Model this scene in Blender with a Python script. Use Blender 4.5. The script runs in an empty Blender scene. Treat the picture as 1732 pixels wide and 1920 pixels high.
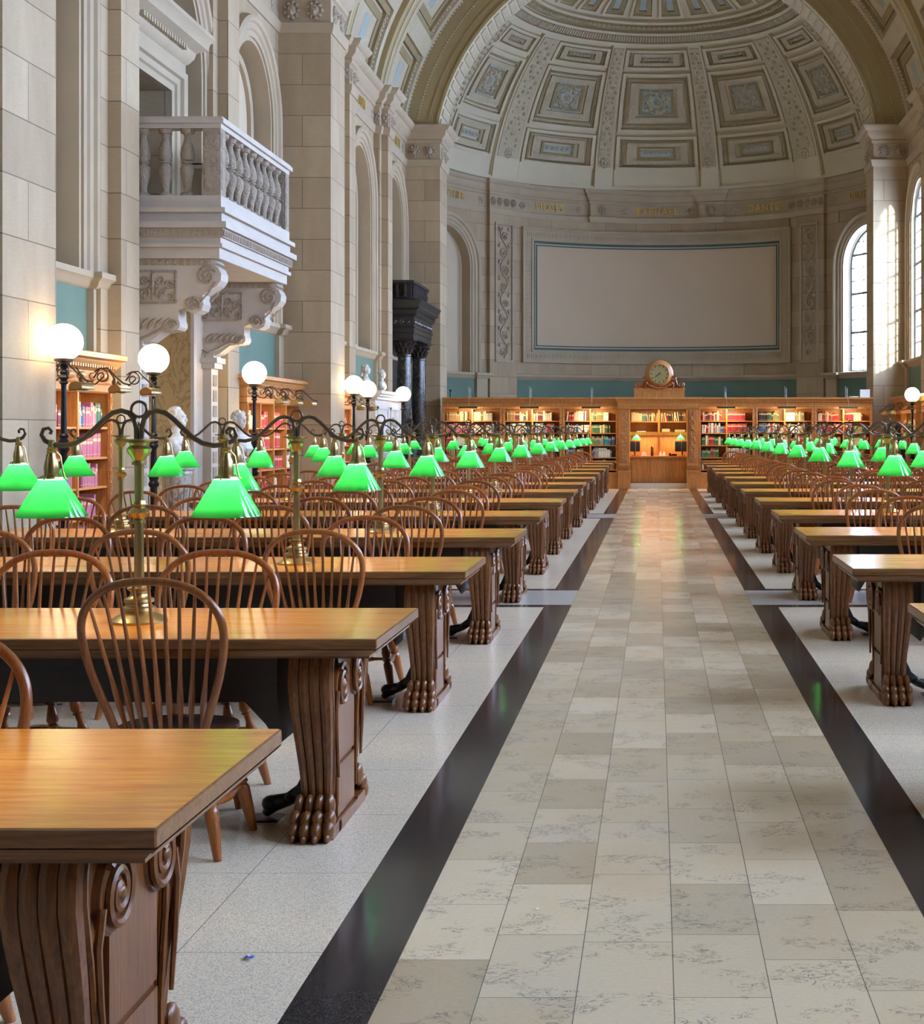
import bpy, math, random
from mathutils import Vector, Matrix
from math import sin, cos, pi, radians as rad, sqrt
random.seed(7)
S = bpy.context.scene
COL = S.collection
# ------------------------------------------------------------------ camera
F_PX = 2800.0
CAM_Z = 1.58
cam = bpy.data.cameras.new('camera')
cam.sensor_fit = 'HORIZONTAL'; cam.sensor_width = 36.0
cam.lens = F_PX / 1732.0 * 36.0
cam.shift_x = -(1231.0 - 866.0) / 1732.0
cam.shift_y = -(960.0 - 807.0) / 1732.0
cam.clip_end = 300; cam.clip_start = 0.05
cam_ob = bpy.data.objects.new('camera', cam)
cam_ob.location = (0, 0, CAM_Z); cam_ob.rotation_euler = (pi/2, 0, 0)
COL.objects.link(cam_ob); S.camera = cam_ob
# ------------------------------------------------------------------ world, sun, exposure
S.view_settings.view_transform = 'Standard'; S.view_settings.look = 'None'
S.view_settings.gamma = 1.0; S.view_settings.use_curve_mapping = False
S.view_settings.exposure = 2.18
W = bpy.data.worlds.new('daylight'); S.world = W; W.use_nodes = True
bg = W.node_tree.nodes['Background']
bg.inputs[0].default_value = (0.57, 0.73, 1.08, 1); bg.inputs[1].default_value = 9.5
sun = bpy.data.lights.new('sun', 'SUN'); sun.energy = 5.0; sun.angle = rad(2.2); sun.color = (1.0, 0.93, 0.82)
sun_ob = bpy.data.objects.new('sun', sun); COL.objects.link(sun_ob)
sun_ob.rotation_euler = Vector((-0.34, 0.94, -0.16)).to_track_quat('-Z', 'Y').to_euler()
S.cycles.max_bounces = 10; S.cycles.diffuse_bounces = 6; S.cycles.glossy_bounces = 4
S.cycles.transmission_bounces = 4; S.cycles.transparent_max_bounces = 8
S.cycles.sample_clamp_indirect = 6.0; S.cycles.caustics_reflective = False; S.cycles.caustics_refractive = False
S.cycles.use_denoising = True
def portal(x, y, z, w, h, rot):
    l = bpy.data.lights.new('window_portal', 'AREA'); l.shape = 'RECTANGLE'; l.size = w; l.size_y = h
    l.cycles.is_portal = True
    o = bpy.data.objects.new('window_portal', l); o.location = (x, y, z); o.rotation_euler = rot; COL.objects.link(o)

# ------------------------------------------------------------------ materials
def srgb(r, g, b):
    f = lambda c: (c/12.92 if c <= 0.04045 else ((c+0.055)/1.055)**2.4)
    return (f(r/255), f(g/255), f(b/255), 1.0)
class NT:
    def __init__(s, name):
        s.m = bpy.data.materials.new(name); s.m.use_nodes = True; s.t = s.m.node_tree
        s.b = s.t.nodes['Principled BSDF']; s.out = s.t.nodes['Material Output']
    def n(s, typ, **kw):
        nd = s.t.nodes.new(typ)
        for k, v in kw.items():
            if k in nd.inputs.keys(): nd.inputs[k].default_value = v
            else: setattr(nd, k, v)
        return nd
    def l(s, a, b): s.t.links.new(a, b)
    def coord(s, kind='Object'): return s.n('ShaderNodeTexCoord').outputs[kind]
    def mapv(s, v, scale=(1, 1, 1), rot=(0, 0, 0), loc=(0, 0, 0)):
        m = s.n('ShaderNodeMapping'); s.l(v, m.inputs[0]); m.inputs['Scale'].default_value = scale
        m.inputs['Rotation'].default_value = rot; m.inputs['Location'].default_value = loc
        return m.outputs[0]
    def noise(s, v, scale, detail=4, rough=0.5, dist=0.0):
        nd = s.n('ShaderNodeTexNoise'); s.l(v, nd.inputs['Vector']); nd.inputs['Scale'].default_value = scale
        nd.inputs['Detail'].default_value = detail; nd.inputs['Roughness'].default_value = rough; nd.inputs['Distortion'].default_value = dist
        return nd.outputs['Fac']
    def ramp(s, fac, stops, interp='LINEAR'):
        r = s.n('ShaderNodeValToRGB'); s.l(fac, r.inputs[0]); r.color_ramp.interpolation = interp
        e = r.color_ramp.elements
        while len(e) < len(stops): e.new(0.5)
        for i, (p, c) in enumerate(stops): e[i].position = p; e[i].color = c if len(c) == 4 else (*c, 1)
        return r.outputs[0]
    def mix(s, fac, a, b, mode='MIX'):
        m = s.n('ShaderNodeMix', data_type='RGBA', blend_type=mode)
        for sock, v in ((m.inputs[0], fac), (m.inputs[6], a), (m.inputs[7], b)):
            if hasattr(v, 'links') or hasattr(v, 'is_linked'): s.l(v, sock)
            else: sock.default_value = v if not isinstance(v, tuple) or len(v) != 3 else (*v, 1)
        return m.outputs[2]
    def bump(s, h, strength=0.4, dist=0.01):
        b = s.n('ShaderNodeBump'); s.l(h, b.inputs['Height']); b.inputs['Strength'].default_value = strength; b.inputs['Distance'].default_value = dist
        s.l(b.outputs[0], s.b.inputs['Normal']); return b
    def fin(s, col=None, rough=0.6, metal=0.0, spec=None, coat=None, coat_rough=0.1):
        if col is not None:
            if isinstance(col, tuple): s.b.inputs['Base Color'].default_value = col
            else: s.l(col, s.b.inputs['Base Color'])
        if isinstance(rough, float): s.b.inputs['Roughness'].default_value = rough
        else: s.l(rough, s.b.inputs['Roughness'])
        s.b.inputs['Metallic'].default_value = metal
        if spec is not None: s.b.inputs['Specular IOR Level'].default_value = spec
        if coat: s.b.inputs['Coat Weight'].default_value = coat; s.b.inputs['Coat Roughness'].default_value = coat_rough
        return s.m
def stone(name, c1, c2, cm, bw=1.25, bh=0.56, mortar=0.006, rough=0.75):
    n = NT(name); co = n.coord()
    sx = n.n('ShaderNodeSeparateXYZ'); n.l(co, sx.inputs[0])
    ad = n.n('ShaderNodeMath', operation='ADD'); n.l(sx.outputs[0], ad.inputs[0]); n.l(sx.outputs[1], ad.inputs[1])
    cb = n.n('ShaderNodeCombineXYZ'); n.l(ad.outputs[0], cb.inputs[0]); n.l(sx.outputs[2], cb.inputs[1])
    br = n.n('ShaderNodeTexBrick'); n.l(cb.outputs[0], br.inputs['Vector'])
    br.inputs['Scale'].default_value = 1.0; br.inputs['Brick Width'].default_value = bw; br.inputs['Row Height'].default_value = bh
    br.inputs['Mortar Size'].default_value = mortar; br.inputs['Mortar Smooth'].default_value = 0.3
    br.inputs['Color1'].default_value = c1; br.inputs['Color2'].default_value = c2; br.inputs['Mortar'].default_value = cm
    st = n.noise(n.mapv(co, (1.2, 1.2, 0.35)), 2.2, 6, 0.6)
    fine = n.noise(n.mapv(co, (1, 1, 6)), 9, 5, 0.6)
    c = n.mix(0.45, br.outputs[0], n.ramp(st, [(0.3, (0.66, 0.60, 0.52)), (0.7, (1.0, 1.0, 1.0))]), 'MULTIPLY')
    c = n.mix(0.25, c, n.ramp(fine, [(0.35, (0.75, 0.72, 0.68)), (0.65, (1, 1, 1))]), 'MULTIPLY')
    inv = n.n('ShaderNodeMath', operation='SUBTRACT'); inv.inputs[0].default_value = 1.0; n.l(br.outputs['Fac'], inv.inputs[1])
    n.bump(inv.outputs[0], 0.6, 0.01)
    return n.fin(c, rough)
def plain(name, col, rough=0.6, metal=0.0, var=0.12, vs=3.0, coat=None, bumpy=0.0, bs=60, spec=None):
    n = NT(name); co = n.coord()
    d = tuple(max(0, c*(1-var*2)) for c in col[:3]) + (1,)
    c = n.mix(n.noise(co, vs, 5, 0.6), d, tuple(min(1, c*(1+var)) for c in col[:3]) + (1,))
    if bumpy: n.bump(n.noise(co, bs, 4, 0.6), bumpy, 0.004)
    return n.fin(c, rough, metal, spec, coat)
def carved(name, c_hi, c_lo, scale=9.0, strength=0.9, dist=0.05):
    """stone or plaster relief ornament"""
    n = NT(name); co = n.coord()
    v = n.n('ShaderNodeTexVoronoi', feature='SMOOTH_F1'); n.l(co, v.inputs['Vector']); v.inputs['Scale'].default_value = scale
    nz = n.noise(co, scale*1.7, 2, 0.5, 2.5)
    h = n.mix(0.5, v.outputs['Distance'], nz)
    n.bump(h, strength, dist)
    c = n.mix(n.noise(co, 2.0, 4, 0.5), c_lo, c_hi)
    return n.fin(c, 0.8)
def wood(name, c1, c2, axis=0, scale=3.0, rough=0.35, coat=0.3, coat_rough=0.15, vary=0.25, stretch=14.0):
    n = NT(name); co = n.coord()
    sc = [stretch]*3; sc[axis] = 1.0
    oi = n.n('ShaderNodeObjectInfo')
    va = n.n('ShaderNodeVectorMath', operation='ADD'); n.l(co, va.inputs[0])
    mr = n.n('ShaderNodeMath', operation='MULTIPLY'); n.l(oi.outputs['Random'], mr.inputs[0]); mr.inputs[1].default_value = 20.0
    n.l(mr.outputs[0], va.inputs[1])
    m = n.mapv(va.outputs[0], tuple(sc))
    g = n.noise(m, scale, 8, 0.62, 0.6)
    c = n.ramp(g, [(0.3, c1), (0.7, c2)])
    g2 = n.noise(m, scale*4, 3, 0.6)
    c = n.mix(0.35, c, n.ramp(g2, [(0.4, (0.45, 0.35, 0.28)), (0.6, (1, 1, 1))]), 'MULTIPLY')
    hsv = n.n('ShaderNodeHueSaturation'); n.l(c, hsv.inputs['Color'])
    mp = n.n('ShaderNodeMapRange'); n.l(oi.outputs['Random'], mp.inputs[0]); mp.inputs[3].default_value = 1-vary; mp.inputs[4].default_value = 1+vary
    n.l(mp.outputs[0], hsv.inputs['Value'])
    n.bump(g2, 0.15, 0.002)
    return n.fin(hsv.outputs[0], rough, 0.0, None, coat, coat_rough)
def emit(name, col, st):
    n = NT(name); n.b.inputs['Emission Color'].default_value = col; n.b.inputs['Emission Strength'].default_value = st
    return n.fin(col, 0.3)

M = {}
M['stone'] = stone('limestone_blocks', (0.50, 0.39, 0.255, 1), (0.41, 0.31, 0.195, 1), (0.18, 0.13, 0.08, 1))
M['stone_plain'] = plain('limestone', (0.44, 0.35, 0.235), 0.75, var=0.10, vs=1.6, bumpy=0.1)
M['white_stone'] = plain('white_carved_stone', (0.50, 0.44, 0.37), 0.6, var=0.12, vs=3)
M['relief'] = carved('carved_limestone', (0.52, 0.43, 0.33, 1), (0.38, 0.30, 0.22, 1), 11, 1.0, 0.05)
M['relief_white'] = carved('carved_white_stone', (0.49, 0.41, 0.32, 1), (0.34, 0.27, 0.20, 1), 18, 1.0, 0.06)
M['plaster'] = plain('buff_plaster', (0.56, 0.46, 0.32), 0.85, var=0.06, vs=1.0)
M['screen'] = plain('blank_mural_panel', (0.55, 0.42, 0.285), 0.8, var=0.05, vs=0.6)
M['teal'] = plain('teal_wall_cloth', (0.125, 0.20, 0.155), 0.8, var=0.10, vs=2)
M['teal_dark'] = plain('dark_green_border', (0.06, 0.12, 0.11), 0.7)
M['olive'] = plain('olive_plaster', (0.42, 0.33, 0.17), 0.8, var=0.07, vs=1.2)
M['cream'] = plain('cream_plaster', (0.60, 0.53, 0.38), 0.8, var=0.05, vs=1.5)
M['cream_relief'] = carved('cream_plaster_relief', (0.66, 0.58, 0.43, 1), (0.50, 0.42, 0.27, 1), 14, 1.0, 0.05)
M['cream_shadow'] = carved('shaded_cream_relief', (0.44, 0.35, 0.19, 1), (0.28, 0.21, 0.10, 1), 26, 1.0, 0.03)  # darker copy of the cream relief: shade painted into steps and beads
M['blue'] = carved('pale_blue_coffer_relief', (0.42, 0.48, 0.45, 1), (0.30, 0.36, 0.34, 1), 12, 0.8, 0.03)
M['gold'] = plain('gold_letters', (0.75, 0.52, 0.12), 0.4, 0.6, var=0.05)
# marble aisle tiles
def aisle():
    n = NT('aisle_marble_tiles'); co = n.coord()
    sp = n.n('ShaderNodeSeparateXYZ'); n.l(co, sp.inputs[0])
    cb = n.n('ShaderNodeCombineXYZ'); n.l(sp.outputs[1], cb.inputs[0])
    a = n.n('ShaderNodeMath', operation='ADD'); n.l(sp.outputs[0], a.inputs[0]); a.inputs[1].default_value = 0.771 + 2.73
    n.l(a.outputs[0], cb.inputs[1])
    br = n.n('ShaderNodeTexBrick'); n.l(cb.outputs[0], br.inputs['Vector']); br.offset = 0.43; br.offset_frequency = 2; br.squash = 1.35; br.squash_frequency = 3
    br.inputs['Scale'].default_value = 1; br.inputs['Brick Width'].default_value = 0.52; br.inputs['Row Height'].default_value = 0.273
    br.inputs['Mortar Size'].default_value = 0.0016; br.inputs['Mortar Smooth'].default_value = 0.1; br.inputs['Bias'].default_value = 0.0
    br.inputs['Color1'].default_value = (0.84, 0.67, 0.46, 1); br.inputs['Color2'].default_value = (0.54, 0.41, 0.26, 1); br.inputs['Mortar'].default_value = (0.2, 0.17, 0.14, 1)
    warm = n.noise(co, 1.6, 4, 0.6)
    c = n.mix(0.5, br.outputs[0], n.ramp(warm, [(0.3, (0.92, 0.82, 0.68)), (0.5, (1, 0.97, 0.92)), (0.7, (0.88, 0.93, 1.0))]), 'MULTIPLY')
    # thin dark veins in patches
    w = n.noise(n.mapv(co, (1.6, 3.0, 1)), 7.0, 6, 0.65, 1.6)
    ab = n.n('ShaderNodeMath', operation='SUBTRACT'); n.l(w, ab.inputs[0]); ab.inputs[1].default_value = 0.5
    ab2 = n.n('ShaderNodeMath', operation='ABSOLUTE'); n.l(ab.outputs[0], ab2.inputs[0])
    line = n.ramp(ab2.outputs[0], [(0.0, (1, 1, 1)), (0.020, (0, 0, 0))])
    patch = n.ramp(n.noise(co, 4.5, 3, 0.6), [(0.52, (0, 0, 0)), (0.57, (1, 1, 1))])
    vf = n.mix(1.0, line, patch, 'MULTIPLY')
    c = n.mix(vf, c, (0.08, 0.085, 0.09, 1))
    c = n.mix(0.25, c, n.ramp(n.noise(co, 60, 3, 0.6), [(0.4, (0.8, 0.8, 0.8)), (0.6, (1, 1, 1))]), 'MULTIPLY')
    return n.fin(c, n.ramp(n.noise(co, 5, 3, 0.5), [(0.3, (0.12, 0.12, 0.12)), (0.7, (0.19, 0.19, 0.19))]), spec=0.5)
M['aisle'] = aisle()
def terrazzo(name, base, specks, dark, joint=True, rough=0.22, rep=0.81):
    n = NT(name); co = n.coord()
    v = n.n('ShaderNodeTexVoronoi'); n.l(co, v.inputs['Vector']); v.inputs['Scale'].default_value = 280
    sep = n.n('ShaderNodeSeparateColor'); n.l(v.outputs['Color'], sep.inputs[0])
    c = n.ramp(sep.outputs[0], [(0.0, dark), (0.25, base), (0.6, base), (0.62, specks), (0.85, specks), (0.9, dark)], 'CONSTANT')
    c = n.mix(0.35, c, n.ramp(n.noise(co, 1.3, 3, 0.5), [(0.35, (0.85, 0.86, 0.9)), (0.65, (1, 0.97, 0.92))]), 'MULTIPLY')
    if joint:
        br = n.n('ShaderNodeTexBrick'); n.l(n.mapv(co, loc=(0.2, 0.34, 0)), br.inputs['Vector']); br.offset = 0.0
        br.inputs['Scale'].default_value = 1; br.inputs['Brick Width'].default_value = 1.25; br.inputs['Row Height'].default_value = rep
        br.inputs['Mortar Size'].default_value = 0.0015; br.inputs['Mortar Smooth'].default_value = 0.0
        c = n.mix(br.outputs['Fac'], c, (0.22, 0.20, 0.18, 1))
    return n.fin(c, rough, spec=0.5)
M['terrazzo'] = terrazzo('terrazzo_floor', (0.84, 0.73, 0.57, 1), (0.94, 0.74, 0.50, 1), (0.60, 0.50, 0.38, 1))
M['granite'] = terrazzo('black_terrazzo', (0.040, 0.036, 0.033, 1), (0.075, 0.068, 0.062, 1), (0.02, 0.018, 0.017, 1), False, 0.13)
M['band'] = terrazzo('pale_marble_band', (0.58, 0.55, 0.49, 1), (0.60, 0.56, 0.50, 1), (0.54, 0.50, 0.44, 1), False, 0.2)
M['top'] = wood('varnished_oak_top', (0.64, 0.17, 0.014, 1), (0.93, 0.37, 0.04, 1), 0, 2.2, 0.24, 0.0, 0.14, 0.06, 16)
_b = M['top'].node_tree.nodes['Principled BSDF']; _b.inputs['Specular IOR Level'].default_value = 0.6; _b.inputs['Specular Tint'].default_value = (1.0, 0.72, 0.42, 1)
M['oak'] = wood('dark_carved_oak', (0.10, 0.030, 0.006, 1), (0.29, 0.105, 0.024, 1), 2, 5.0, 0.36, 0.15, 0.2, 0.08)
M['oak_edge'] = wood('oak_table_edge', (0.13, 0.05, 0.015, 1), (0.33, 0.15, 0.05, 1), 0, 3.0, 0.34, 0.25, 0.2, 0.08)
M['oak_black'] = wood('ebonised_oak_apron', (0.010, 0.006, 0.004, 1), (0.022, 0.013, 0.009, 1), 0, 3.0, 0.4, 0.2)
M['chair'] = wood('reddish_brown_chair_wood', (0.25, 0.065, 0.014, 1), (0.46, 0.15, 0.032, 1), 2, 3.0, 0.30, 0.25, 0.12, 0.30)
M['seat'] = wood('chair_seat_wood', (0.09, 0.03, 0.014, 1), (0.17, 0.06, 0.026, 1), 1, 3.0, 0.25, 0.4, 0.12, 0.25)
M['case'] = wood('golden_oak_bookcase', (0.40, 0.155, 0.035, 1), (0.66, 0.30, 0.085, 1), 2, 2.5, 0.45, 0.15, 0.3, 0.05)
M['case_carved'] = carved('carved_golden_oak', (0.52, 0.24, 0.085, 1), (0.36, 0.14, 0.045, 1), 18, 1.0, 0.03)
M['brass'] = plain('aged_brass', (0.46, 0.33, 0.14), 0.33, 0.95, var=0.12, vs=9)
M['bronze'] = plain('dark_brass_arm', (0.17, 0.13, 0.085), 0.36, 0.85, var=0.15, vs=9)
M['iron'] = plain('black_iron', (0.016, 0.017, 0.022), 0.3, 0.5)
M['steel'] = plain('grey_metal', (0.45, 0.47, 0.5), 0.35, 0.8)
M['white_marble'] = plain('white_marble', (0.66, 0.63, 0.57), 0.45, var=0.07, vs=6)
M['black'] = plain('black_plastic', (0.015, 0.015, 0.018), 0.35)
M['white'] = plain('white_paper', (0.8, 0.8, 0.78), 0.6, var=0.02)
M['bluepaper'] = plain('blue_print', (0.10, 0.12, 0.6), 0.6)
M['red'] = plain('red_plastic', (0.5, 0.03, 0.03), 0.5)
def veined(name, base, vein, scale=4.0, w=0.06, rough=0.2, bias=0.5):
    n = NT(name); co = n.coord()
    f = n.noise(n.mapv(co, (1, 1, 0.55)), scale, 8, 0.7, 1.5)
    ab = n.n('ShaderNodeMath', operation='SUBTRACT'); n.l(f, ab.inputs[0]); ab.inputs[1].default_value = bias
    a2 = n.n('ShaderNodeMath', operation='ABSOLUTE'); n.l(ab.outputs[0], a2.inputs[0])
    c = n.ramp(a2.outputs[0], [(0, vein), (w, base)])
    return n.fin(c, rough, spec=0.6)
M['black_marble'] = veined('black_veined_marble', (0.012, 0.012, 0.015, 1), (0.16, 0.13, 0.09, 1), 7, 0.035)
M['black_stone'] = plain('black_carved_stone', (0.022, 0.020, 0.022), 0.32, var=0.3)
M['black_relief'] = carved('black_carved_capital', (0.06, 0.04, 0.03, 1), (0.015, 0.012, 0.01, 1), 22, 1.0, 0.04)
M['green_marble'] = veined('grey_green_marble', (0.20, 0.20, 0.17, 1), (0.5, 0.48, 0.42, 1), 5, 0.10)
M['dark_green_marble'] = veined('dark_green_marble', (0.02, 0.04, 0.035, 1), (0.10, 0.14, 0.12, 1), 6, 0.04)
M['ochre_marble'] = veined('ochre_marble', (0.42, 0.27, 0.11, 1), (0.20, 0.13, 0.06, 1), 3, 0.03, 0.35)
M['sunface'] = None
def shade_glass():
    n = NT('green_lamp_glass')
    dif = n.n('ShaderNodeBsdfDiffuse'); dif.inputs[0].default_value = (0.005, 0.12, 0.035, 1)
    tr = n.n('ShaderNodeBsdfTranslucent'); tr.inputs[0].default_value = (0.045, 0.90, 0.16, 1)
    m1 = n.n('ShaderNodeMixShader'); m1.inputs[0].default_value = 0.72; n.l(dif.outputs[0], m1.inputs[1]); n.l(tr.outputs[0], m1.inputs[2])
    gl = n.n('ShaderNodeBsdfGlossy'); gl.inputs['Roughness'].default_value = 0.08
    m2 = n.n('ShaderNodeMixShader'); m2.inputs[0].default_value = 0.06; n.l(m1.outputs[0], m2.inputs[1]); n.l(gl.outputs[0], m2.inputs[2])
    n.l(m2.outputs[0], n.out.inputs[0]); return n.m
M['shade'] = shade_glass()
def opal():
    n = NT('white_opal_lining'); tr = n.n('ShaderNodeBsdfTranslucent'); tr.inputs[0].default_value = (0.93, 0.93, 0.93, 1); n.l(tr.outputs[0], n.out.inputs[0]); return n.m
M['opal'] = opal()
M['bulb'] = emit('lit_bulb', (1.0, 0.95, 0.85, 1), 4)
M['globe'] = emit('lit_opal_globe', (1.0, 0.80, 0.52, 1), 4.0)
def glass():
    n = NT('window_glass'); t = n.n('ShaderNodeBsdfTransparent'); t.inputs[0].default_value = (0.93, 0.96, 0.97, 1)
    g = n.n('ShaderNodeBsdfGlossy'); g.inputs['Roughness'].default_value = 0.03
    m = n.n('ShaderNodeMixShader'); m.inputs[0].default_value = 0.06; n.l(t.outputs[0], m.inputs[1]); n.l(g.outputs[0], m.inputs[2])
    n.l(m.outputs[0], n.out.inputs[0]); return n.m
M['glass'] = glass()
def clock_face():
    n = NT('brass_clock_dial'); co = n.coord()
    return n.fin(n.mix(n.noise(co, 5, 4, 0.6), (0.28, 0.25, 0.10, 1), (0.80, 0.72, 0.42, 1)), 0.3, 0.6)
M['dial'] = clock_face()
BOOK_COL = {'red': (0.42, 0.02, 0.03), 'maroon': (0.17, 0.02, 0.03), 'cream': (0.66, 0.56, 0.38), 'white': (0.72, 0.70, 0.66), 'green': (0.04, 0.16, 0.06),
            'blue': (0.05, 0.12, 0.30), 'black': (0.02, 0.02, 0.025), 'tan': (0.42, 0.24, 0.09), 'olive': (0.22, 0.20, 0.06), 'teal': (0.02, 0.30, 0.34),
            'pink': (0.45, 0.14, 0.22), 'grey': (0.28, 0.28, 0.30)}
for k, c in BOOK_COL.items(): M['book_'+k] = plain(k+'_book_cloth', c, 0.55, var=0.1, vs=12)
M['pages'] = plain('book_pages', (0.72, 0.66, 0.52), 0.8)

# ------------------------------------------------------------------ mesh helpers
class MB:
    def __init__(s): s.v = []; s.f = []; s.m = []; s.cm = 0; s.sm = []
    def q(s, pts, smooth=False):
        b = len(s.v); s.v += [tuple(p) for p in pts]; s.f.append(tuple(range(b, b+len(pts)))); s.m.append(s.cm); s.sm.append(smooth)
    def grid(s, P, closed_u=False, closed_v=False, smooth=True):
        """P[i][j] grid of points -> shared-vertex quads"""
        nu, nv = len(P), len(P[0]); b = len(s.v)
        for r in P: s.v += [tuple(p) for p in r]
        for i in range(nu if closed_u else nu-1):
            for j in range(nv if closed_v else nv-1):
                i2, j2 = (i+1) % nu, (j+1) % nv
                s.f.append((b+i*nv+j, b+i2*nv+j, b+i2*nv+j2, b+i*nv+j2)); s.m.append(s.cm); s.sm.append(smooth)
    def box(s, x0, x1, y0, y1, z0, z1):
        if x0 > x1: x0, x1 = x1, x0
        if y0 > y1: y0, y1 = y1, y0
        if z0 > z1: z0, z1 = z1, z0
        b = len(s.v)
        s.v += [(x, y, z) for z in (z0, z1) for x, y in ((x0, y0), (x1, y0), (x1, y1), (x0, y1))]
        for f in ((0, 3, 2, 1), (4, 5, 6, 7), (0, 1, 5, 4), (1, 2, 6, 5), (2, 3, 7, 6), (3, 0, 4, 7)):
            s.f.append(tuple(b+i for i in f)); s.m.append(s.cm); s.sm.append(False)
    def bbox(s, x0, x1, y0, y1, z0, z1, c=0.005):
        """box with chamfered vertical and top edges"""
        P = []
        for z, k in ((z0, c), (z0+c, 0), (z1-c, 0), (z1, c)):
            a, b2, d, e = x0+k, x1-k, y0+k, y1-k
            P.append([(a+c, d, z), (b2-c, d, z), (b2, d+c, z), (b2, e-c, z), (b2-c, e, z), (a+c, e, z), (a, e-c, z), (a, d+c, z)])
        s.grid(P, False, True, False); s.q(P[0][::-1]); s.q(P[-1])
    def tube(s, pts, r, n=8, caps=True, ry=None):
        pts = [Vector(p) for p in pts]; m = len(pts)
        rs = r if isinstance(r, (list, tuple)) else [r]*m
        t = [(pts[min(i+1, m-1)]-pts[max(i-1, 0)]).normalized() for i in range(m)]
        up = Vector((0, 0, 1)) if abs(t[0].z) < 0.9 else Vector((1, 0, 0))
        a = t[0].cross(up).normalized(); P = []
        for i in range(m):
            a = (a - t[i]*a.dot(t[i])).normalized(); b = t[i].cross(a)
            P.append([pts[i] + (a*cos(2*pi*k/n) + b*sin(2*pi*k/n))*rs[i] for k in range(n)])
        s.grid(P, False, True)
        if caps: s.q(P[0][::-1]); s.q(P[-1])
    def turned(s, p0, p1, prof, n=10):
        p0, p1 = Vector(p0), Vector(p1)
        d = (p1-p0); t = d.normalized(); up = Vector((0, 0, 1)) if abs(t.z) < 0.9 else Vector((1, 0, 0))
        a = t.cross(up).normalized(); b = t.cross(a)
        P = [[p0 + d*u + (a*cos(2*pi*k/n) + b*sin(2*pi*k/n))*r for k in range(n)] for u, r in prof]
        s.grid(P, False, True)
        s.q(P[0]); s.q(P[-1][::-1])
    def lathe(s, cx, cy, prof, n=24, closed=True, rot=0.0):
        P = [[(cx+r*cos(rot+2*pi*k/n), cy+r*sin(rot+2*pi*k/n), z) for k in range(n)] for z, r in prof]
        s.grid(P, False, True, n > 8)
        if closed:
            if prof[0][1] > 1e-4: s.q(P[0][::-1])
            if prof[-1][1] > 1e-4: s.q(P[-1])
    def ell(s, c, r, nu=10, nv=7, rot=None):
        c = Vector(c); P = []
        for i in range(nv+1):
            a = -pi/2 + pi*i/nv
            row = []
            for k in range(nu):
                v = Vector((r[0]*cos(a)*cos(2*pi*k/nu), r[1]*cos(a)*sin(2*pi*k/nu), r[2]*sin(a)))
                if rot: v = rot @ v
                row.append(c+v)
            P.append(row)
        s.grid(P, False, True)
    def prism(s, poly, y0, y1, axis='Y'):
        """poly in (a,b): axis Y -> (x,z); axis X -> (y,z); axis Z -> (x,y)"""
        f = {'Y': lambda a, b, h: (a, h, b), 'X': lambda a, b, h: (h, a, b), 'Z': lambda a, b, h: (a, b, h)}[axis]
        A = [f(a, b, y0) for a, b in poly]; B = [f(a, b, y1) for a, b in poly]; n = len(poly)
        s.q(A); s.q(B[::-1])
        for i in range(n): s.q([A[i], B[i], B[(i+1) % n], A[(i+1) % n]])
    # --- mapped helpers: mp(s, z, h) -> xyz
    def mbox(s, mp, s0, s1, z0, z1, h0, h1, ns=1, nz=1):
        ss = [s0+(s1-s0)*i/ns for i in range(ns+1)]; zz = [z0+(z1-z0)*i/nz for i in range(nz+1)]
        s.grid([[mp(a, z, h1) for z in zz] for a in ss], smooth=False)
        s.grid([[mp(a, z0, h) for h in (h0, h1)] for a in ss], smooth=False)
        s.grid([[mp(a, z1, h) for h in (h0, h1)] for a in ss], smooth=False)
        s.grid([[mp(s0, z, h) for h in (h0, h1)] for z in zz], smooth=False)
        s.grid([[mp(s1, z, h) for h in (h0, h1)] for z in zz], smooth=False)
    def mframe(s, mp, s0, s1, z0, z1, w, h0, h1, ns=1, nz=1, wz=None):
        wz = wz or w
        s.mbox(mp, s0, s1, z0, z0+wz, h0, h1, ns, 1); s.mbox(mp, s0, s1, z1-wz, z1, h0, h1, ns, 1)
        s.mbox(mp, s0, s0+w, z0+wz, z1-wz, h0, h1, 1, nz); s.mbox(mp, s1-w, s1, z0+wz, z1-wz, h0, h1, 1, nz)
    def course(s, mp, s0, s1, prof, b=0.0, hb=-0.3, m0=0, m1=0, ns=1):
        """horizontal moulding: prof [(projection, z)], base h offset b; m0/m1 = 1 for a mitred return at that end"""
        P = []
        for i in range(ns+1):
            row = []
            for p, z in prof:
                a0, a1 = s0 - (p if m0 else 0), s1 + (p if m1 else 0)
                row.append(mp(a0+(a1-a0)*i/ns, z, b+p))
            P.append(row)
        s.grid(P, smooth=False)
        if m0: s.grid([[mp(s0-p, z, b+p) for p, z in prof], [mp(s0-p, z, hb) for p, z in prof]], smooth=False)
        if m1: s.grid([[mp(s1+p, z, b+p) for p, z in prof], [mp(s1+p, z, hb) for p, z in prof]], smooth=False)
    def mould(s, mp, path, prof, closed=False):
        """profile [(offset outwards, h)] swept along a 2-D path (s,z) running with the opening on its right-hand side"""
        n = len(path); N = []
        for i in range(n):
            if closed: a, c = path[i-1], path[(i+1) % n]
            else: a, c = path[max(i-1, 0)], path[min(i+1, n-1)]
            b = path[i]
            def nn(p, q):
                dx, dz = q[0]-p[0], q[1]-p[1]; L = sqrt(dx*dx+dz*dz) or 1; return (dz/L, -dx/L)
            n1 = nn(a, b) if a != b else nn(b, c); n2 = nn(b, c) if c != b else n1
            x, z = n1[0]+n2[0], n1[1]+n2[1]; L = sqrt(x*x+z*z) or 1; x /= L; z /= L
            k = 1/max(0.3, x*n1[0]+z*n1[1]); N.append((x*k, z*k))
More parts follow.
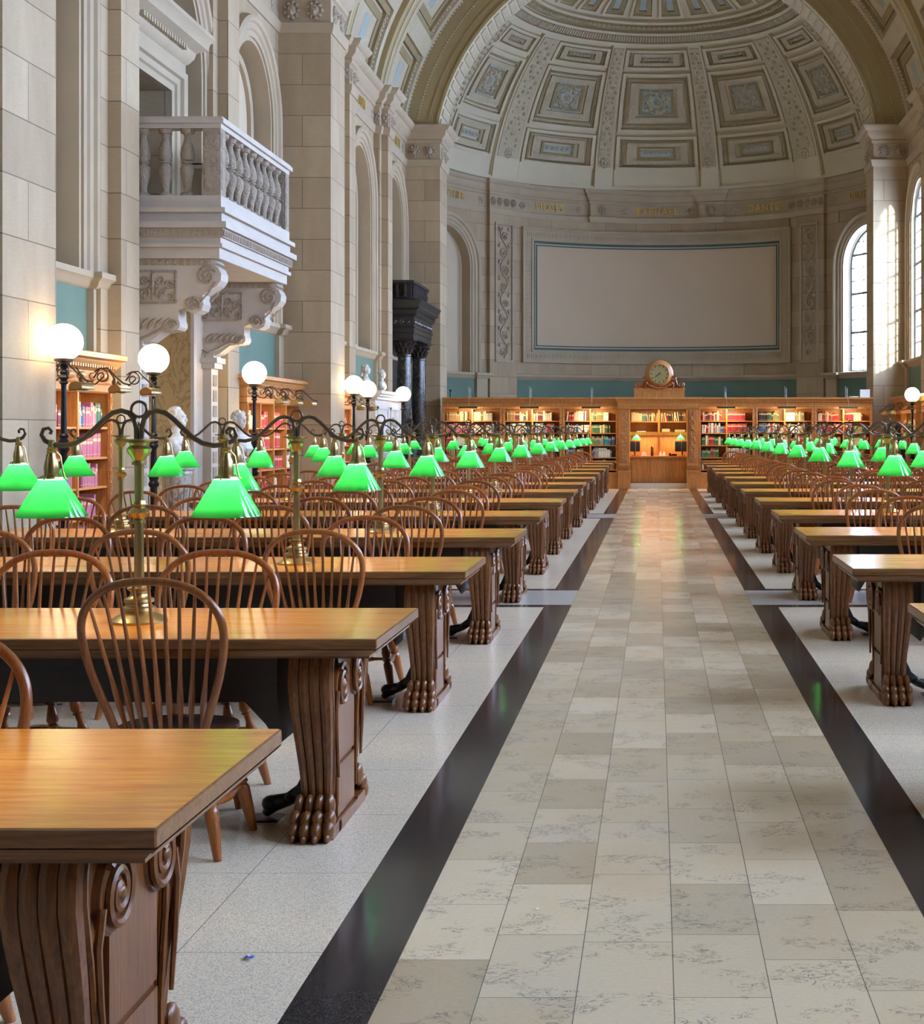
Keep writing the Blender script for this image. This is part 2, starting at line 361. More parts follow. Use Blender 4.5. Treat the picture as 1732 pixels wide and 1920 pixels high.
        P = [[mp(path[i][0]+N[i][0]*d, path[i][1]+N[i][1]*d, h) for d, h in prof] for i in range(n)]
        s.grid(P, closed, False, False)
    def beads(s, pts, r, n=6):
        for p in pts: s.ell(p, (r, r, r), n, 4)
    def build(s, name, mat, parent=None, angle=40, **props):
        me = bpy.data.meshes.new(name); me.from_pydata(s.v, [], s.f)
        mats = mat if isinstance(mat, (list, tuple)) else [mat]
        for k in mats: me.materials.append(M[k] if isinstance(k, str) else k)
        me.polygons.foreach_set('material_index', s.m); me.polygons.foreach_set('use_smooth', s.sm)
        me.update()
        try: me.set_sharp_from_angle(angle=rad(angle))
        except Exception: pass
        o = bpy.data.objects.new(name, me); COL.objects.link(o)
        if parent: o.parent = parent
        for k, v in props.items(): o[k] = v
        return o
def thing(name, label, cat, loc=(0, 0, 0), rz=0.0, group=None):
    o = bpy.data.objects.new(name, None); o.location = loc; o.rotation_euler = (0, 0, rz); o.empty_display_size = 0.1
    COL.objects.link(o); tag(o, label, cat, group); return o
def tag(o, label, cat, group=None):
    o['label'] = label; o['category'] = cat
    if group: o['group'] = group
    return o
def struct(name, mb, mat, parent=None):
    o = mb.build(name, mat, parent)
    if not parent: o['kind'] = 'structure'
    return o
KIDS = {}
def dup(root, loc, rz, label, group=None):
    def cp(o, par):
        c = o.copy(); COL.objects.link(c); c.parent = par
        for ch in KIDS.setdefault(o.name, [k for k in bpy.data.objects if k.parent == o]): cp(ch, c)
        return c
    r = cp(root, None); r.location = loc; r.rotation_euler = (0, 0, rz); r['label'] = label
    if group: r['group'] = group
    return r
def mv(mp, dx=0, dy=0, dz=0):
    return lambda s, z, h: (lambda p: (p[0]+dx, p[1]+dy, p[2]+dz))(mp(s, z, h))
ORD = ['zeroth', 'first', 'second', 'third', 'fourth', 'fifth', 'sixth', 'seventh', 'eighth', 'ninth', 'tenth', 'eleventh', 'twelfth', 'thirteenth', 'fourteenth', 'fifteenth', 'sixteenth']

M['absorber_wall'] = plain('light_absorbing_back_wall', (0.10, 0.06, 0.035), 0.6)  # dark colour for the unseen back wall, added to soak up frontal light

# ================================================================== FLOOR
YP = [-13.71, -0.14, 13.47, 27.04, 40.69]          # front faces of the big piers
WX = 6.85
mL = lambda s, z, h: (-WX+h, s, z)
mR = lambda s, z, h: (WX-h, s, z)
fl = MB()
segs = []; y = -15.0
for yp in (-13.6, -0.13, 13.53, 26.98):
    w = 1.21
    segs += [(y, yp-0.18, 'field'), (yp-0.18, yp, 'line'), (yp, yp+w, 'band'), (yp+w, yp+w+0.15, 'line')]; y = yp+w+0.15
segs.append((y, 53.0, 'field'))
for a, b, k in segs:
    for i, (x0, x1) in enumerate(((-7.6, -1.01), (-1.01, -0.771), (-0.771, 0.867), (0.867, 1.085), (1.085, 7.6))):
        if i == 2: fl.cm = 2
        elif k == 'field': fl.cm = 1 if i in (1, 3) else 0
        elif k == 'line': fl.cm = 1
        else: fl.cm = 3
        fl.q([(x0, a, 0), (x1, a, 0), (x1, b, 0), (x0, b, 0)])
struct('floor', fl, ['terrazzo', 'granite', 'aisle', 'band'])

# ================================================================== ORNAMENT HELPERS
def rosette(mb, mp, s, z, r, h0=0.0, d=0.05, pet=6):
    def E(ds, dz, rr, hh):
        P = []
        for i in range(5):
            a = pi/2*i/4
            P.append([mp(s+ds+rr*cos(a)*cos(2*pi*k/8), z+dz+rr*cos(a)*sin(2*pi*k/8), h0+hh*sin(a)) for k in range(8)])
        mb.grid(P, False, True)
    E(0, 0, r*0.38, d)
    for k in range(pet): E(r*0.62*cos(2*pi*k/pet), r*0.62*sin(2*pi*k/pet), r*0.34, d*0.7)
def lion(mb, mp, s, z, r, h0=0.0):
    def E(ds, dz, rs, rz, hh, base=0.0):
        P = [[mp(s+ds+rs*cos(pi/2*i/4)*cos(2*pi*k/10), z+dz+rz*cos(pi/2*i/4)*sin(2*pi*k/10), h0+base+hh*sin(pi/2*i/4)) for k in range(10)] for i in range(5)]
        mb.grid(P, False, True)
    E(0, 0, r*0.6, r*0.8, 0.07); E(0, -r*0.3, r*0.28, r*0.3, 0.12); E(-r*0.25, r*0.15, r*0.13, r*0.1, 0.10); E(r*0.25, r*0.15, r*0.13, r*0.1, 0.10)
    for k in range(9):
        a = pi*0.0 + 2*pi*k/9
        E(r*0.75*cos(a), r*0.85*sin(a), r*0.26, r*0.28, 0.05)
ENT = [(-0.02, 8.77), (0.03, 8.77), (0.05, 8.83), (0.075, 8.95), (0.0, 8.97), (0.0, 9.40), (0.05, 9.42), (0.07, 9.47), (0.05, 9.50), (0.16, 9.60), (0.18, 9.72), (0.24, 9.74), (0.31, 9.84), (0.31, 9.865), (-0.3, 9.865)]
SILL = [(0, 3.28), (0.05, 3.31), (0.07, 3.36), (0.13, 3.40), (0.13, 3.47), (0.0, 3.49), (-0.55, 3.49)]
ARCHP = [(0.0, -0.35), (0.0, 0.03), (0.07, 0.03), (0.07, 0.06), (0.17, 0.06), (0.19, 0.09), (0.30, 0.09), (0.32, 0.13), (0.37, 0.15), (0.42, 0.13), (0.44, 0.0)]
ARCHR = [(0.0, -0.15)] + ARCHP[1:]
def arch_path(sc, hw, z0, spring, n=24):
    return [(sc+hw, z0), (sc+hw, z0+0.5*(spring-z0))] + [(sc+hw*cos(pi*i/n), spring+hw*sin(pi*i/n)) for i in range(n+1)] + [(sc-hw, z0+0.5*(spring-z0)), (sc-hw, z0)]
def wall_arch(mb, mp, s0, s1, sc, hw, sill, spring, z0, top, n=24, h=0.0):
    def rect(a, b, c, d, k=2):
        mb.grid([[mp(a+(b-a)*i/k, z, h) for z in (c, d)] for i in range(k+1)], smooth=False)
    rect(s0, sc-hw, z0, top); rect(sc+hw, s1, z0, top)
    if sill > z0: rect(sc-hw, sc+hw, z0, sill, 6)
    A = [(sc-hw*cos(pi*i/n), spring+hw*sin(pi*i/n)) for i in range(n+1)]
    mb.grid([[mp(a, z, h), mp(a, top, h)] for a, z in A], smooth=False)
def arch_fill(mb, mp, sc, hw, z0, spring, h, n=24, ns=1):
    P = [(sc+hw*cos(pi*i/n), spring+hw*sin(pi*i/n)) for i in range(n+1)]
    mb.q([mp(sc-hw, z0, h), mp(sc+hw, z0, h)] + [mp(a, z, h) for a, z in P])
N_WIN = [0]
def window(mp, sc, hw, z0, spring, h=-0.30, cols=4):
    N_WIN[0] += 1
    w = bpy.data.objects.new('window_%d' % N_WIN[0], None); COL.objects.link(w); w['kind'] = 'structure'
    f = MB()
    path = arch_path(sc, hw-0.02, z0, spring)
    f.mould(mp, path, [(0, h-0.05), (-0.07, h-0.05), (-0.07, h+0.05), (0, h+0.05)])
    def ztop(a): return spring + sqrt(max(0, hw*hw-(a-sc)**2))
    for i in range(1, cols):
        a = sc-hw+2*hw*i/cols; big = (i*2 == cols); t = 0.035 if big else 0.012
        f.mbox(mp, a-t, a+t, z0, ztop(a)-0.01, h-0.03, h+0.03)
    z = z0+0.03; k = 0
    while z < spring+hw-0.1:
        ww = hw if z < spring else sqrt(max(0, hw*hw-(z-spring)**2)); t = 0.035 if k % 3 == 0 else 0.012
        f.mbox(mp, sc-ww, sc+ww, z-t, z+t, h-0.025, h+0.025); z += 0.42; k += 1
    f.build('frame', 'iron_green', w)
    l = MB()
    for i in range(cols):
        a = sc-hw+2*hw*(i+0.5)/cols
        zz = z0+0.1
        while zz < ztop(a)-0.3:
            l.mbox(mp, a-0.006, a+0.006, zz, zz+0.36, h-0.006, h+0.006); l.mbox(mp, a-hw/cols, a+hw/cols, zz+0.13, zz+0.142, h-0.006, h+0.006); zz += 0.42
    l.build('lead_came', 'iron_green', w)
    g = MB(); arch_fill(g, mp, sc, hw-0.01, z0, spring, h-0.01); g.build('glass', 'glass', w)
    return w
M['iron_green'] = plain('window_bar_paint', (0.10, 0.11, 0.10), 0.5)

# ================================================================== SIDE WALLS
def side_wall(mp, left):
    wname = 'wall_left' if left else 'wall_right'
    wall = MB(); mould = MB(); panel = MB(); teal = MB(); cor = MB(); sill = MB(); pier = MB(); orn = MB(); strip = MB()
    for i, yp in enumerate(YP):
        last = (i == 4); pw = 1.31 if last else 1.20
        pier.mbox(mp, yp, yp+pw, 0, 8.80, -0.4, 0.95)
        pier.mbox(mp, yp-0.05, yp+pw+0.05, 0, 0.35, -0.4, 1.01); pier.mbox(mp, yp-0.03, yp+pw+0.03, 0.35, 0.42, -0.4, 0.98)
        cor.course(mp, yp, yp+pw, ENT, 0.95, -0.5, 1, 1)
        for t in (0.30, 0.90): lion(orn, mp, yp+t*pw/1.2, 9.185, 0.15, 0.95)
        for t in (0.24, 0.66):                                   # lion masks on the face turned to the camera
            f2 = lambda s, z, h, yp=yp: (mp(0, 0, s)[0], yp-h, z)
            lion(orn, f2, t, 9.185, 0.16, 0.0)
        if last: continue
        secs = [(yp+1.2, yp+4.77), (yp+5.41, yp+9.33), (yp+9.93, YP[i+1])]
        for p0, p1 in ((yp+4.77, yp+5.41), (yp+9.33, yp+9.93)):
            pier.mbox(mp, p0, p1, 0, 8.80, -0.05, 0.31); pier.mbox(mp, p0-0.24, p1+0.24, 0, 8.78, -0.05, 0.15)
            pier.mbox(mp, p0-0.04, p1+0.04, 0, 0.35, -0.4, 0.36)
            cor.course(mp, p0, p1, ENT, 0.31, -0.5, 1, 1)
            cor.course(mp, p0-0.24, p1+0.24, ENT, 0.15, -0.5, 1, 1)
            for t in (0.16, 0.48): lion(orn, mp, p0+t, 9.185, 0.13, 0.31)
            f2 = lambda s, z, h, p0=p0: (mp(0, 0, s)[0], p0-h, z)
            rosette(orn, f2, 0.20, 9.185, 0.13, 0.0, 0.05)
            f3 = lambda s, z, h, p0=p0: (mp(0, 0, s)[0], p0-0.24-h, z)
            rosette(orn, f3, 0.08, 9.185, 0.10, 0.0, 0.05)
        for j, (s0, s1) in enumerate(secs):
            cor.course(mp, s0, s1, ENT, 0.0, -0.3, 0, 0)
            sc, hw, spring = (s0+s1)/2, 1.18, 6.95
            if s0 > 10 and s0 < 41:
                for e in (s0+0.42, s1-0.42): rosette(orn, mp, e, 9.185, 0.12, 0.0, 0.04)
            if left and i == 2 and j == 1: continue               # the balcony bay is built by itself
            if left and j == 1:
                pass
            wall_arch(wall, mp, s0, s1, sc, hw, 3.3, spring, 0, 8.9)
            mould.mould(mp, arch_path(sc, hw, 3.47, spring), ARCHP if left else ARCHR)
            if left:
                arch_fill(panel, mp, sc, hw+0.05, 3.3, spring, -0.33)
                mould.mould(mp, arch_path(sc, hw-0.22, 3.47, spring), [(0, -0.33), (0, -0.26), (0.05, -0.24), (0.10, -0.24), (0.12, -0.33)])
            elif i == 0:  # windows behind the camera filled in, added to cut frontal light
                arch_fill(panel, mp, sc, hw+0.05, 3.3, spring, -0.14)
            else:
                # reveal through the thick wall
                mould.mould(mp, arch_path(sc, hw, 3.3, spring), [(0, -0.15), (0, -0.22)])
                window(mp, sc, hw-0.01, 3.48, spring, -0.12)
                portal(WX+0.24, sc, (3.48+spring+hw)/2, spring+hw-3.4, 2*hw, (0, pi/2, 0))
            sill.course(mp, s0, s1, SILL, 0.02, -0.5)
            sill.course(mp, s1-0.33, s1, SILL, 0.12, -0.5, 1, 0); sill.course(mp, s0, s0+0.33, SILL, 0.12, -0.5, 0, 1)
            strip.mbox(mp, s1-0.33, s1, 0, 3.3, -0.1, 0.10); strip.mbox(mp, s0, s0+0.33, 0, 3.3, -0.1, 0.10)
            teal.mbox(mp, s0+0.3, s1-0.3, 0.5, 3.28, -0.1, 0.015, 1, 1)
            strip.mbox(mp, s0+0.33, s1-0.33, 0.0, 0.55, -0.1, 0.05)
    # outside skin so that no light leaks round the reveals
    w = struct(wname, wall, 'stone')
    for mb, nm, mt in ((mould, 'arch_moulding', 'stone_plain'), (teal, 'teal_panel', 'teal'), (cor, 'cornice', 'stone_plain'),
                       (sill, 'sill_course', 'stone_plain'), (pier, 'pier', 'stone'), (orn, 'carved_frieze', 'relief'), (strip, 'panel_strip', 'stone_plain')):
        mb.build(nm, mt, w)
    if True: panel.build('arch_panel', 'plaster', w)
    return w
wl = side_wall(mL, True)
wr = side_wall(mR, False)
# outside of the window wall: buttress added out of view to keep the sun out of every window but the one nearest the apse
bt = MB()
for i, yp in enumerate(YP[:-1]):
    for j, (s0, s1) in enumerate([(yp+1.2, yp+4.77), (yp+5.41, yp+9.33), (yp+9.93, YP[i+1])]):
        if i == 3 and j == 2: continue
        a = (s0+s1)/2-1.18
        bt.box(7.1, 8.2, a-0.5, a-0.12, 0, 10.5)
bt.build('sun_blocker', 'stone', wr)
# unseen back wall behind the camera, made dark to cut frontal light
wb = MB(); wb.q([(-7.6, -14.2, 0), (7.6, -14.2, 0), (7.6, -14.2, 16), (-7.6, -14.2, 16)]); struct('wall_back', wb, 'absorber_wall')

# ------------------------------------------------------------------ balcony bay of the left wall (door below, door above)
Y0, Y1 = 13.47+5.41, 13.47+9.33
YC = (Y0+Y1)/2
db = MB()
D0, D1, DT = 19.95, 21.95, 3.32       # lower doorway
U0, U1, UZ0, UZ1 = 20.3, 21.85, 4.4, 6.55      # upper doorway
mp = mL
def rect(mb, a, b, c, d, h=0.0): mb.q([mp(a, c, h), mp(b, c, h), mp(b, d, h), mp(a, d, h)])
rect(db, Y0, D0, 0, DT); rect(db, D1, Y1, 0, DT); rect(db, Y0, Y1, DT, 4.3)
AC, AH, AS = YC, 1.55, 6.85            # arch over the balcony
wall_arch(db, mp, Y0, Y1, AC, AH, 4.3, AS, 4.3, 8.9)
# back of the arched niche with the upper doorway
H2 = -0.35
rect(db, AC-AH, U0, 4.3, UZ1, H2); rect(db, U1, AC+AH, 4.3, UZ1, H2); 
n = 24; A = [(AC-AH*cos(pi*i/n), AS+AH*sin(pi*i/n)) for i in range(n+1)]
db.grid([[mp(a, UZ1, H2), mp(a, z, H2)] for a, z in A], smooth=False)
# reveals
for a in (D0, D1): pass
db.q([mp(D0, DT, 0), mp(D1, DT, 0), mp(D1, DT, -0.9), mp(D0, DT, -0.9)])
for a in (U0, U1): db.q([mp(a, UZ0-0.2, H2), mp(a, UZ1, H2), mp(a, UZ1, -1.4), mp(a, UZ0-0.2, -1.4)])
db.q([mp(U0, UZ1, H2), mp(U1, UZ1, H2), mp(U1, UZ1, -1.4), mp(U0, UZ1, -1.4)])
db.build('balcony_bay_wall', 'stone', wl)
dm = MB(); dm.mould(mp, arch_path(AC, AH, 4.3, AS), ARCHP); dm.build('arch_moulding', 'stone_plain', wl)
oc = MB()
for a in (D0, D1): oc.q([mp(a, 0, 0), mp(a, DT, 0), mp(a, DT, -0.9), mp(a, 0, -0.9)])
rect(oc, D0-0.2, D1+0.2, -0.1, DT+0.1, -0.9); oc.build('doorway_lining', 'ochre_marble', wl)
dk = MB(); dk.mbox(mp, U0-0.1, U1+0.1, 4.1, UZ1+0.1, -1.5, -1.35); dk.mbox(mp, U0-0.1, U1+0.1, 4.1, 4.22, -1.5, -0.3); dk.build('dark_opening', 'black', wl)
# bars in the dark upper doorway
gr = MB()
for k in range(5): gr.mbox(mp, U0+0.1+k*0.19, U0+0.12+k*0.19, UZ0, UZ1-0.2, -1.1, -1.08)
for z in (4.6, 5.4, 6.2): gr.mbox(mp, U0, U1, z, z+0.03, -1.1, -1.08)
gr.build('grille', 'iron', wl)
wd = bpy.data.objects.new('door_1', None); COL.objects.link(wd); wd['kind'] = 'structure'
dc = MB()
dc.mould(mp, [(D1, 0), (D1, DT), (D0, DT), (D0, 0)], [(0, 0.0), (0, 0.05), (0.06, 0.07), (0.12, 0.05), (0.18, 0.05), (0.22, 0.09), (0.26, 0.11), (0.38, 0.11), (0.40, 0.15), (0.46, 0.17), (0.48, 0.0)])
dc.build('casing', 'white_stone', wd)
dd = MB(); k = 0
for zz in range(0, 44): dd.mbox(mp, D1+0.27, D1+0.36, zz*0.08+0.02, zz*0.08+0.07, 0.11, 0.13)
for aa in range(0, 26): dd.mbox(mp, D0-0.05+aa*0.08, D0+aa*0.08, DT+0.27, DT+0.36, 0.11, 0.13)
dd.build('carved_band', 'relief_white', wd)
ud = bpy.data.objects.new('door_2', None); COL.objects.link(ud); ud['kind'] = 'structure'
uc = MB()
uc.mould(mp, [(U1, 4.3), (U1, UZ1), (U0, UZ1), (U0, 4.3)], [(0, -0.34), (0, -0.24), (0.05, -0.22), (0.10, -0.24), (0.12, -0.20), (0.2, -0.18), (0.22, -0.13), (0.30, -0.10), (0.32, -0.35)])
uc.build('casing', 'stone_plain', ud)
HOOD = [(0, 6.85), (0.0, 7.0), (0.04, 7.03), (0.10, 7.12), (0.12, 7.2), (0.26, 7.28), (0.28, 7.38), (0.34, 7.44), (0.34, 7.5), (-0.1, 7.5)]
uh = MB(); uh.course(mp, U0-0.45, U1+0.35, HOOD, -0.15, -0.35, 1, 1)
for a in range(18): uh.mbox(mp, U0-0.4+a*0.105, U0-0.34+a*0.105, 7.12, 7.19, -0.1, 0.02)
uh.build('hood_cornice', 'stone_plain', ud)
shl = MB(); 
for k in range(9):
    a = pi*k/8; shl.tube([mp(AC-0.1, 7.55, -0.2), mp(AC-0.1+0.25*cos(a), 7.7+0.3*sin(a), -0.08), mp(AC-0.1+0.42*cos(a), 7.75+0.5*sin(a), -0.2)], [0.03, 0.07, 0.02], 8)
shl.build('shell_ornament', 'stone_plain', ud)

# ------------------------------------------------------------------ BALCONY
def scroll_pts(cx, cz, r0, r1, turns, a0, n=26, sgn=1):
    return [(cx+(r0+(r1-r0)*i/n)*cos(a0+sgn*2*pi*turns*i/n), cz+(r0+(r1-r0)*i/n)*sin(a0+sgn*2*pi*turns*i/n)) for i in range(n+1)]
BY0, BY1, BXF = 19.05, 22.62, -5.55
bal = thing('balcony', 'white carved stone balcony with balusters on scroll brackets above a doorway', 'balcony', (0, 0, 0))
b = MB(); b.box(-7.2, BXF, BY0, BY1, 4.24, 4.44)
b.box(-7.2, BXF+0.06, BY0-0.06, BY1+0.06, 4.36, 4.42)
for k, (p, z0, z1) in enumerate(((0.10, 4.16, 4.24), (0.04, 4.05, 4.16), (0.0, 3.96, 4.05), (0.03, 3.92, 3.97))):
    b.box(-7.2, BXF-0.02+p, BY0+0.02-p, BY1-0.02+p, z0, z1)
b.box(-7.2, BXF-0.04, BY0+0.04, BY1-0.04, 3.78, 3.93)
b.build('floor_slab', 'white_stone', bal)
o2 = MB()
for k in range(44): 
    y = BY0+0.02+k*0.0815; o2.box(BXF-0.02, BXF+0.035, y, y+0.045, 4.06, 4.14)
for k in range(20): x = -7.1+k*0.0815; o2.box(x, x+0.05, BY0-0.035, BY0+0.02, 4.06, 4.14)
o2.box(-7.1, BXF-0.04, BY0+0.005, BY0+0.02, 4.25, 4.36)
o2.build('dentils', 'relief_white', bal)
r = MB()
def rail(z0, z1, p):
    r.box(BXF-0.22-p, BXF+p, BY0-p, BY1+p, z0, z1)
    r.box(-7.2, BXF-0.22-p, BY0-p, BY0+0.22+p, z0, z1); r.box(-7.2, BXF-0.22-p, BY1-0.22-p, BY1+p, z0, z1)
rail(5.44, 5.50, -0.01); rail(5.50, 5.56, 0.03); rail(5.56, 5.585, 0.01)
r.build('top_rail', 'white_stone', bal)
r = MB(); rail(4.44, 4.58, -0.01); r.build('bottom_rail', 'white_stone', bal)
for x, y in ((BXF-0.13, BY0+0.12), (BXF-0.13, BY1-0.12)):
    p = MB(); p.box(x-0.115, x+0.115, y-0.105, y+0.105, 4.58, 5.44)
    for z0, z1 in ((4.66, 4.95), (5.0, 5.15), (5.2, 5.38)): p.box(x-0.085, x+0.085, y-0.115, y-0.1, z0, z1); p.box(x+0.11, x+0.122, y-0.07, y+0.07, z0, z1)
    p.build('corner_post', 'relief_white', bal)
BPROF = [(0, .10), (.04, .10), (.05, .085), (.06, .055), (.10, .05), (.2, .062), (.33, .095), (.42, .10), (.46, .075), (.475, .055), (.49, .055), (.50, .085), (.515, .085), (.53, .06), (.56, .09), (.62, .10), (.72, .085), (.84, .05), (.90, .045), (.93, .06), (.94, .09), (1, .10)]
def baluster(x, y):
    p = MB(); p.lathe(x, y, [(4.58+0.86*t, rr*0.93) for t, rr in BPROF], 16); p.build('baluster', 'relief_white', bal)
for k in range(9): baluster(BXF-0.12, BY0+0.44+k*(BY1-BY0-0.88)/8)
for k in range(3): baluster(BXF-0.47-k*0.285, BY0+0.12)
for k in range(3): baluster(BXF-0.47-k*0.285, BY1-0.12)
for y in (BY0+0.10, BY1-0.42):
    br = MB(); w0, w1 = y, y+0.32
    poly = [(-7.0, 3.80), (-5.70, 3.80), (-5.62, 3.72)]
    poly += [(-5.74+0.16*cos(a), 3.56+0.16*sin(a)) for a in [rad(t) for t in (70, 40, 10, -20, -50)]]
    poly += [(-5.82, 3.32)] + [(-5.93+0.12*cos(rad(t)), 3.20+0.12*sin(rad(t))) for t in (30, 0, -40, -80, -120, -160)]
    poly += [(-6.13, 3.12), (-6.13, 3.0)] + [(-6.18+0.07*cos(rad(t)), 2.93+0.07*sin(rad(t))) for t in (20, -20, -60, -100)]
    poly += [(-6.34, 2.84), (-6.50, 2.72), (-6.66, 2.65)] + [(-6.72+0.07*cos(rad(t)), 2.67+0.07*sin(rad(t))) for t in (-60, -110, -160)] + [(-7.0, 2.75)]
    br.prism(poly, w0, w1, 'Y'); br.build('bracket', 'white_stone', bal)
    for yy in (w0-0.012, w1+0.012):
        ro = MB()
        ro.tube([(x, yy, z) for x, z in scroll_pts(-5.76, 3.56, 0.13, 0.02, 1.6, 0.5)], 0.018, 6)
        ro.tube([(x, yy, z) for x, z in scroll_pts(-5.95, 3.20, 0.10, 0.015, 1.6, -0.6)], 0.018, 6)
        ro.tube([(x, yy, z) for x, z in [(-5.66, 3.48), (-5.74, 3.34), (-5.80, 3.28), (-5.86, 3.20)]], 0.014, 6)
        ro.tube([(x, yy, z) for x, z in scroll_pts(-6.20, 2.94, 0.06, 0.01, 1.5, 0)], 0.014, 6)
        ro.tube([(x, yy, z) for x, z in scroll_pts(-6.74, 2.70, 0.08, 0.015, 1.6, 0.4)], 0.016, 6)
        ro.tube([(x, yy, z) for x, z in [(-6.2, 2.86), (-6.36, 2.88), (-6.5, 2.80), (-6.66, 2.74)]], 0.016, 6)
        # framed panel with foliage
        for (a, b2, c, d) in ((-6.75, -6.16, 3.22, 3.62),):
            for p0, p1 in (((a, c), (b2, c)), ((b2, c), (b2, d)), ((b2, d), (a, d)), ((a, d), (a, c))): ro.tube([(p0[0], yy, p0[1]), (p1[0], yy, p1[1])], 0.016, 6)
            m_ = (a+b2)/2
            for sg in (-1, 1):
                for qx, qz, qr, qa in ((0.11, 0.12, 0.075, 2.0), (0.21, 0.22, 0.065, 0.3), (0.10, 0.29, 0.06, 3.4), (0.23, 0.08, 0.045, 4.5)):
                    ro.tube([(m_+sg*(qx+x), yy, c+qz+z) for x, z in scroll_pts(0, 0, qr, 0.012, 1.4, qa, 18)], [0.017-0.0005*i for i in range(19)], 6)
                for q in range(6): ro.ell((m_+sg*(0.03+0.045*q), yy, c+0.20+0.07*sin(q*1.9)), (0.024, 0.016, 0.017), 7, 5)
            ro.tube([(m_, yy, c+0.03), (m_, yy, c+0.2), (m_, yy, d-0.03)], [0.012, 0.02, 0.03], 6)
            ro.ell(((a+b2)/2-0.1, yy, c+0.08), (0.045, 0.02, 0.045), 8, 5); ro.ell(((a+b2)/2+0.1, yy, c+0.08), (0.045, 0.02, 0.045), 8, 5)
        for k in range(5): ro.tube([(-6.70+0.09*k, yy, 2.86+0.01*k), (-6.66+0.09*k, yy, 2.96), (-6.60+0.09*k, yy, 3.02)], [0.01, 0.024, 0.008], 6)
        for k in range(14): ro.box(-6.92+k*0.09, -6.88+k*0.09, yy-0.012, yy+0.012, 3.70, 3.77)
        ro.build('bracket_carving', 'relief_white', bal)
for y in (BY0+0.08, BY1-0.42):
    p = MB(); p.box(-7.0, -6.62, y, y+0.34, 0, 2.50); p.box(-7.0, -6.56, y-0.03, y+0.37, 2.50, 2.58); p.box(-7.0, -6.52, y-0.05, y+0.39, 2.58, 2.66); p.box(-7.0, -6.58, y-0.02, y+0.36, 2.66, 2.72)
    p.build('bracket_pilaster', 'white_stone', bal)
    p = MB()
    for k in range(9): p.box(-6.62, -6.61, y+0.08, y+0.26, 0.4+k*0.23, 0.57+k*0.23)
    p.build('pilaster_carving', 'relief_white', bal)

# ================================================================== VAULT
ZC, RV = 8.75, 7.1
mV = lambda s, t, h: ((RV-h)*sin(t), s, ZC+(RV-h)*cos(t))
B0 = rad(81.5)
v = MB()
v.grid([[mV(a, -B0+2*B0*k/72, 0) for k in range(73)] for a in (-14.3, 0, 14, 28, 40.8)], smooth=True)
ceil = struct('ceiling', v, 'cream')
rib = MB(); ribw = MB(); cof = MB(); blu = MB(); beadm = MB(); step = MB()
ribs = []
for i, yp in enumerate(YP[:-1]): ribs += [(yp-0.2, yp+1.4), (yp+4.4, yp+5.8), (yp+8.95, yp+10.3)]
ribs.append((40.45, 41.2))
for a, b2 in ribs:
    if b2 < 5: continue
    rib.mbox(mV, a+0.3, b2-0.3, -B0, B0, 0, 0.26, 1, 72)
    rib.mbox(mV, a, b2, -B0, B0, 0, 0.12, 1, 72)
    for x in (a, b2-0.12): ribw.mbox(mV, x, x+0.12, -B0, B0, 0.12, 0.16, 1, 72)
    for x in ((a+b2)/2-0.1,): ribw.mbox(mV, x, x+0.06, -B0, B0, 0.26, 0.31, 1, 72)
for (a0, a), (b2, b3) in zip(ribs[:-1], ribs[1:]):
    if b2 < 12: continue
    NR = 9; dt = 2*B0/NR
    for r_ in range(NR):
        t0, t1 = -B0+dt*r_, -B0+dt*(r_+1)
        if t0 > rad(-40) and t1 < rad(40) and False: continue
        ta = 0.22/RV
        cof.mframe(mV, a, b2, t0, t1, 0.28, 0, 0.20, 1, 8, 0.26/RV)
        step.mframe(mV, a+0.28, b2-0.28, t0+0.26/RV, t1-0.26/RV, 0.16, 0, 0.11, 1, 8, 0.16/RV)
        for x in (a+0.36, b2-0.36):
            for k in range(14):
                t = t0+0.34/RV+(dt-0.68/RV)*(k+0.5)/14; beadm.ell(mV(x, t, 0.12), (0.035,)*3, 6, 4)
        step.mframe(mV, a+0.55, b2-0.55, t0+0.5/RV, t1-0.5/RV, 0.2, 0, 0.06, 1, 6, 0.2/RV)
        cof.mbox(mV, a+0.75, b2-0.75, t0+0.7/RV, t1-0.7/RV, 0, 0.03, 1, 6); blu.mbox(mV, (a+b2)/2-0.22, (a+b2)/2+0.22, (t0+t1)/2-0.3/RV, (t0+t1)/2+0.3/RV, 0, 0.035, 1, 6)
rib.build('vault_rib', 'olive', ceil); ribw.build('rib_moulding', 'cream', ceil); cof.build('coffer_frame', 'cream_relief', ceil)
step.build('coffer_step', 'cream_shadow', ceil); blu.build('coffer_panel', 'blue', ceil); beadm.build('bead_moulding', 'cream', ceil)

# great arch in front of the apse
def ring(mb, r0, r1, y, nb=72):
    mb.grid([[((r)*sin(-B0+2*B0*k/nb), y, ZC+r*cos(-B0+2*B0*k/nb)) for k in range(nb+1)] for r in (r0, r1)], smooth=False)
def barrel(mb, r, y0, y1, nb=72, b0=B0):
    mb.grid([[((r)*sin(-b0+2*b0*k/nb), y, ZC+r*cos(-b0+2*b0*k/nb)) for k in range(nb+1)] for y in (y0, y1)], smooth=True)
g = MB(); ring(g, 6.05, 7.3, 40.62)
ga = struct('wall_arch', g, 'olive')
g = MB(); barrel(g, 6.05, 40.62, 42.0, b0=rad(80)); ring(g, 6.05, 6.4, 42.0); barrel(g, 6.4, 42.0, 42.8, b0=rad(80)); ring(g, 6.4, 7.4, 42.8); g.build('arch_soffit', 'cream', ga)
g = MB()
for r, rr, n_ in ((6.93, 0.032, 190), (6.62, 0.020, 220)):
    for k in range(n_):
        t = -B0+2*B0*k/n_; g.ell((r*sin(t), 40.60, ZC+r*cos(t)), (rr, rr, rr), 6, 4)
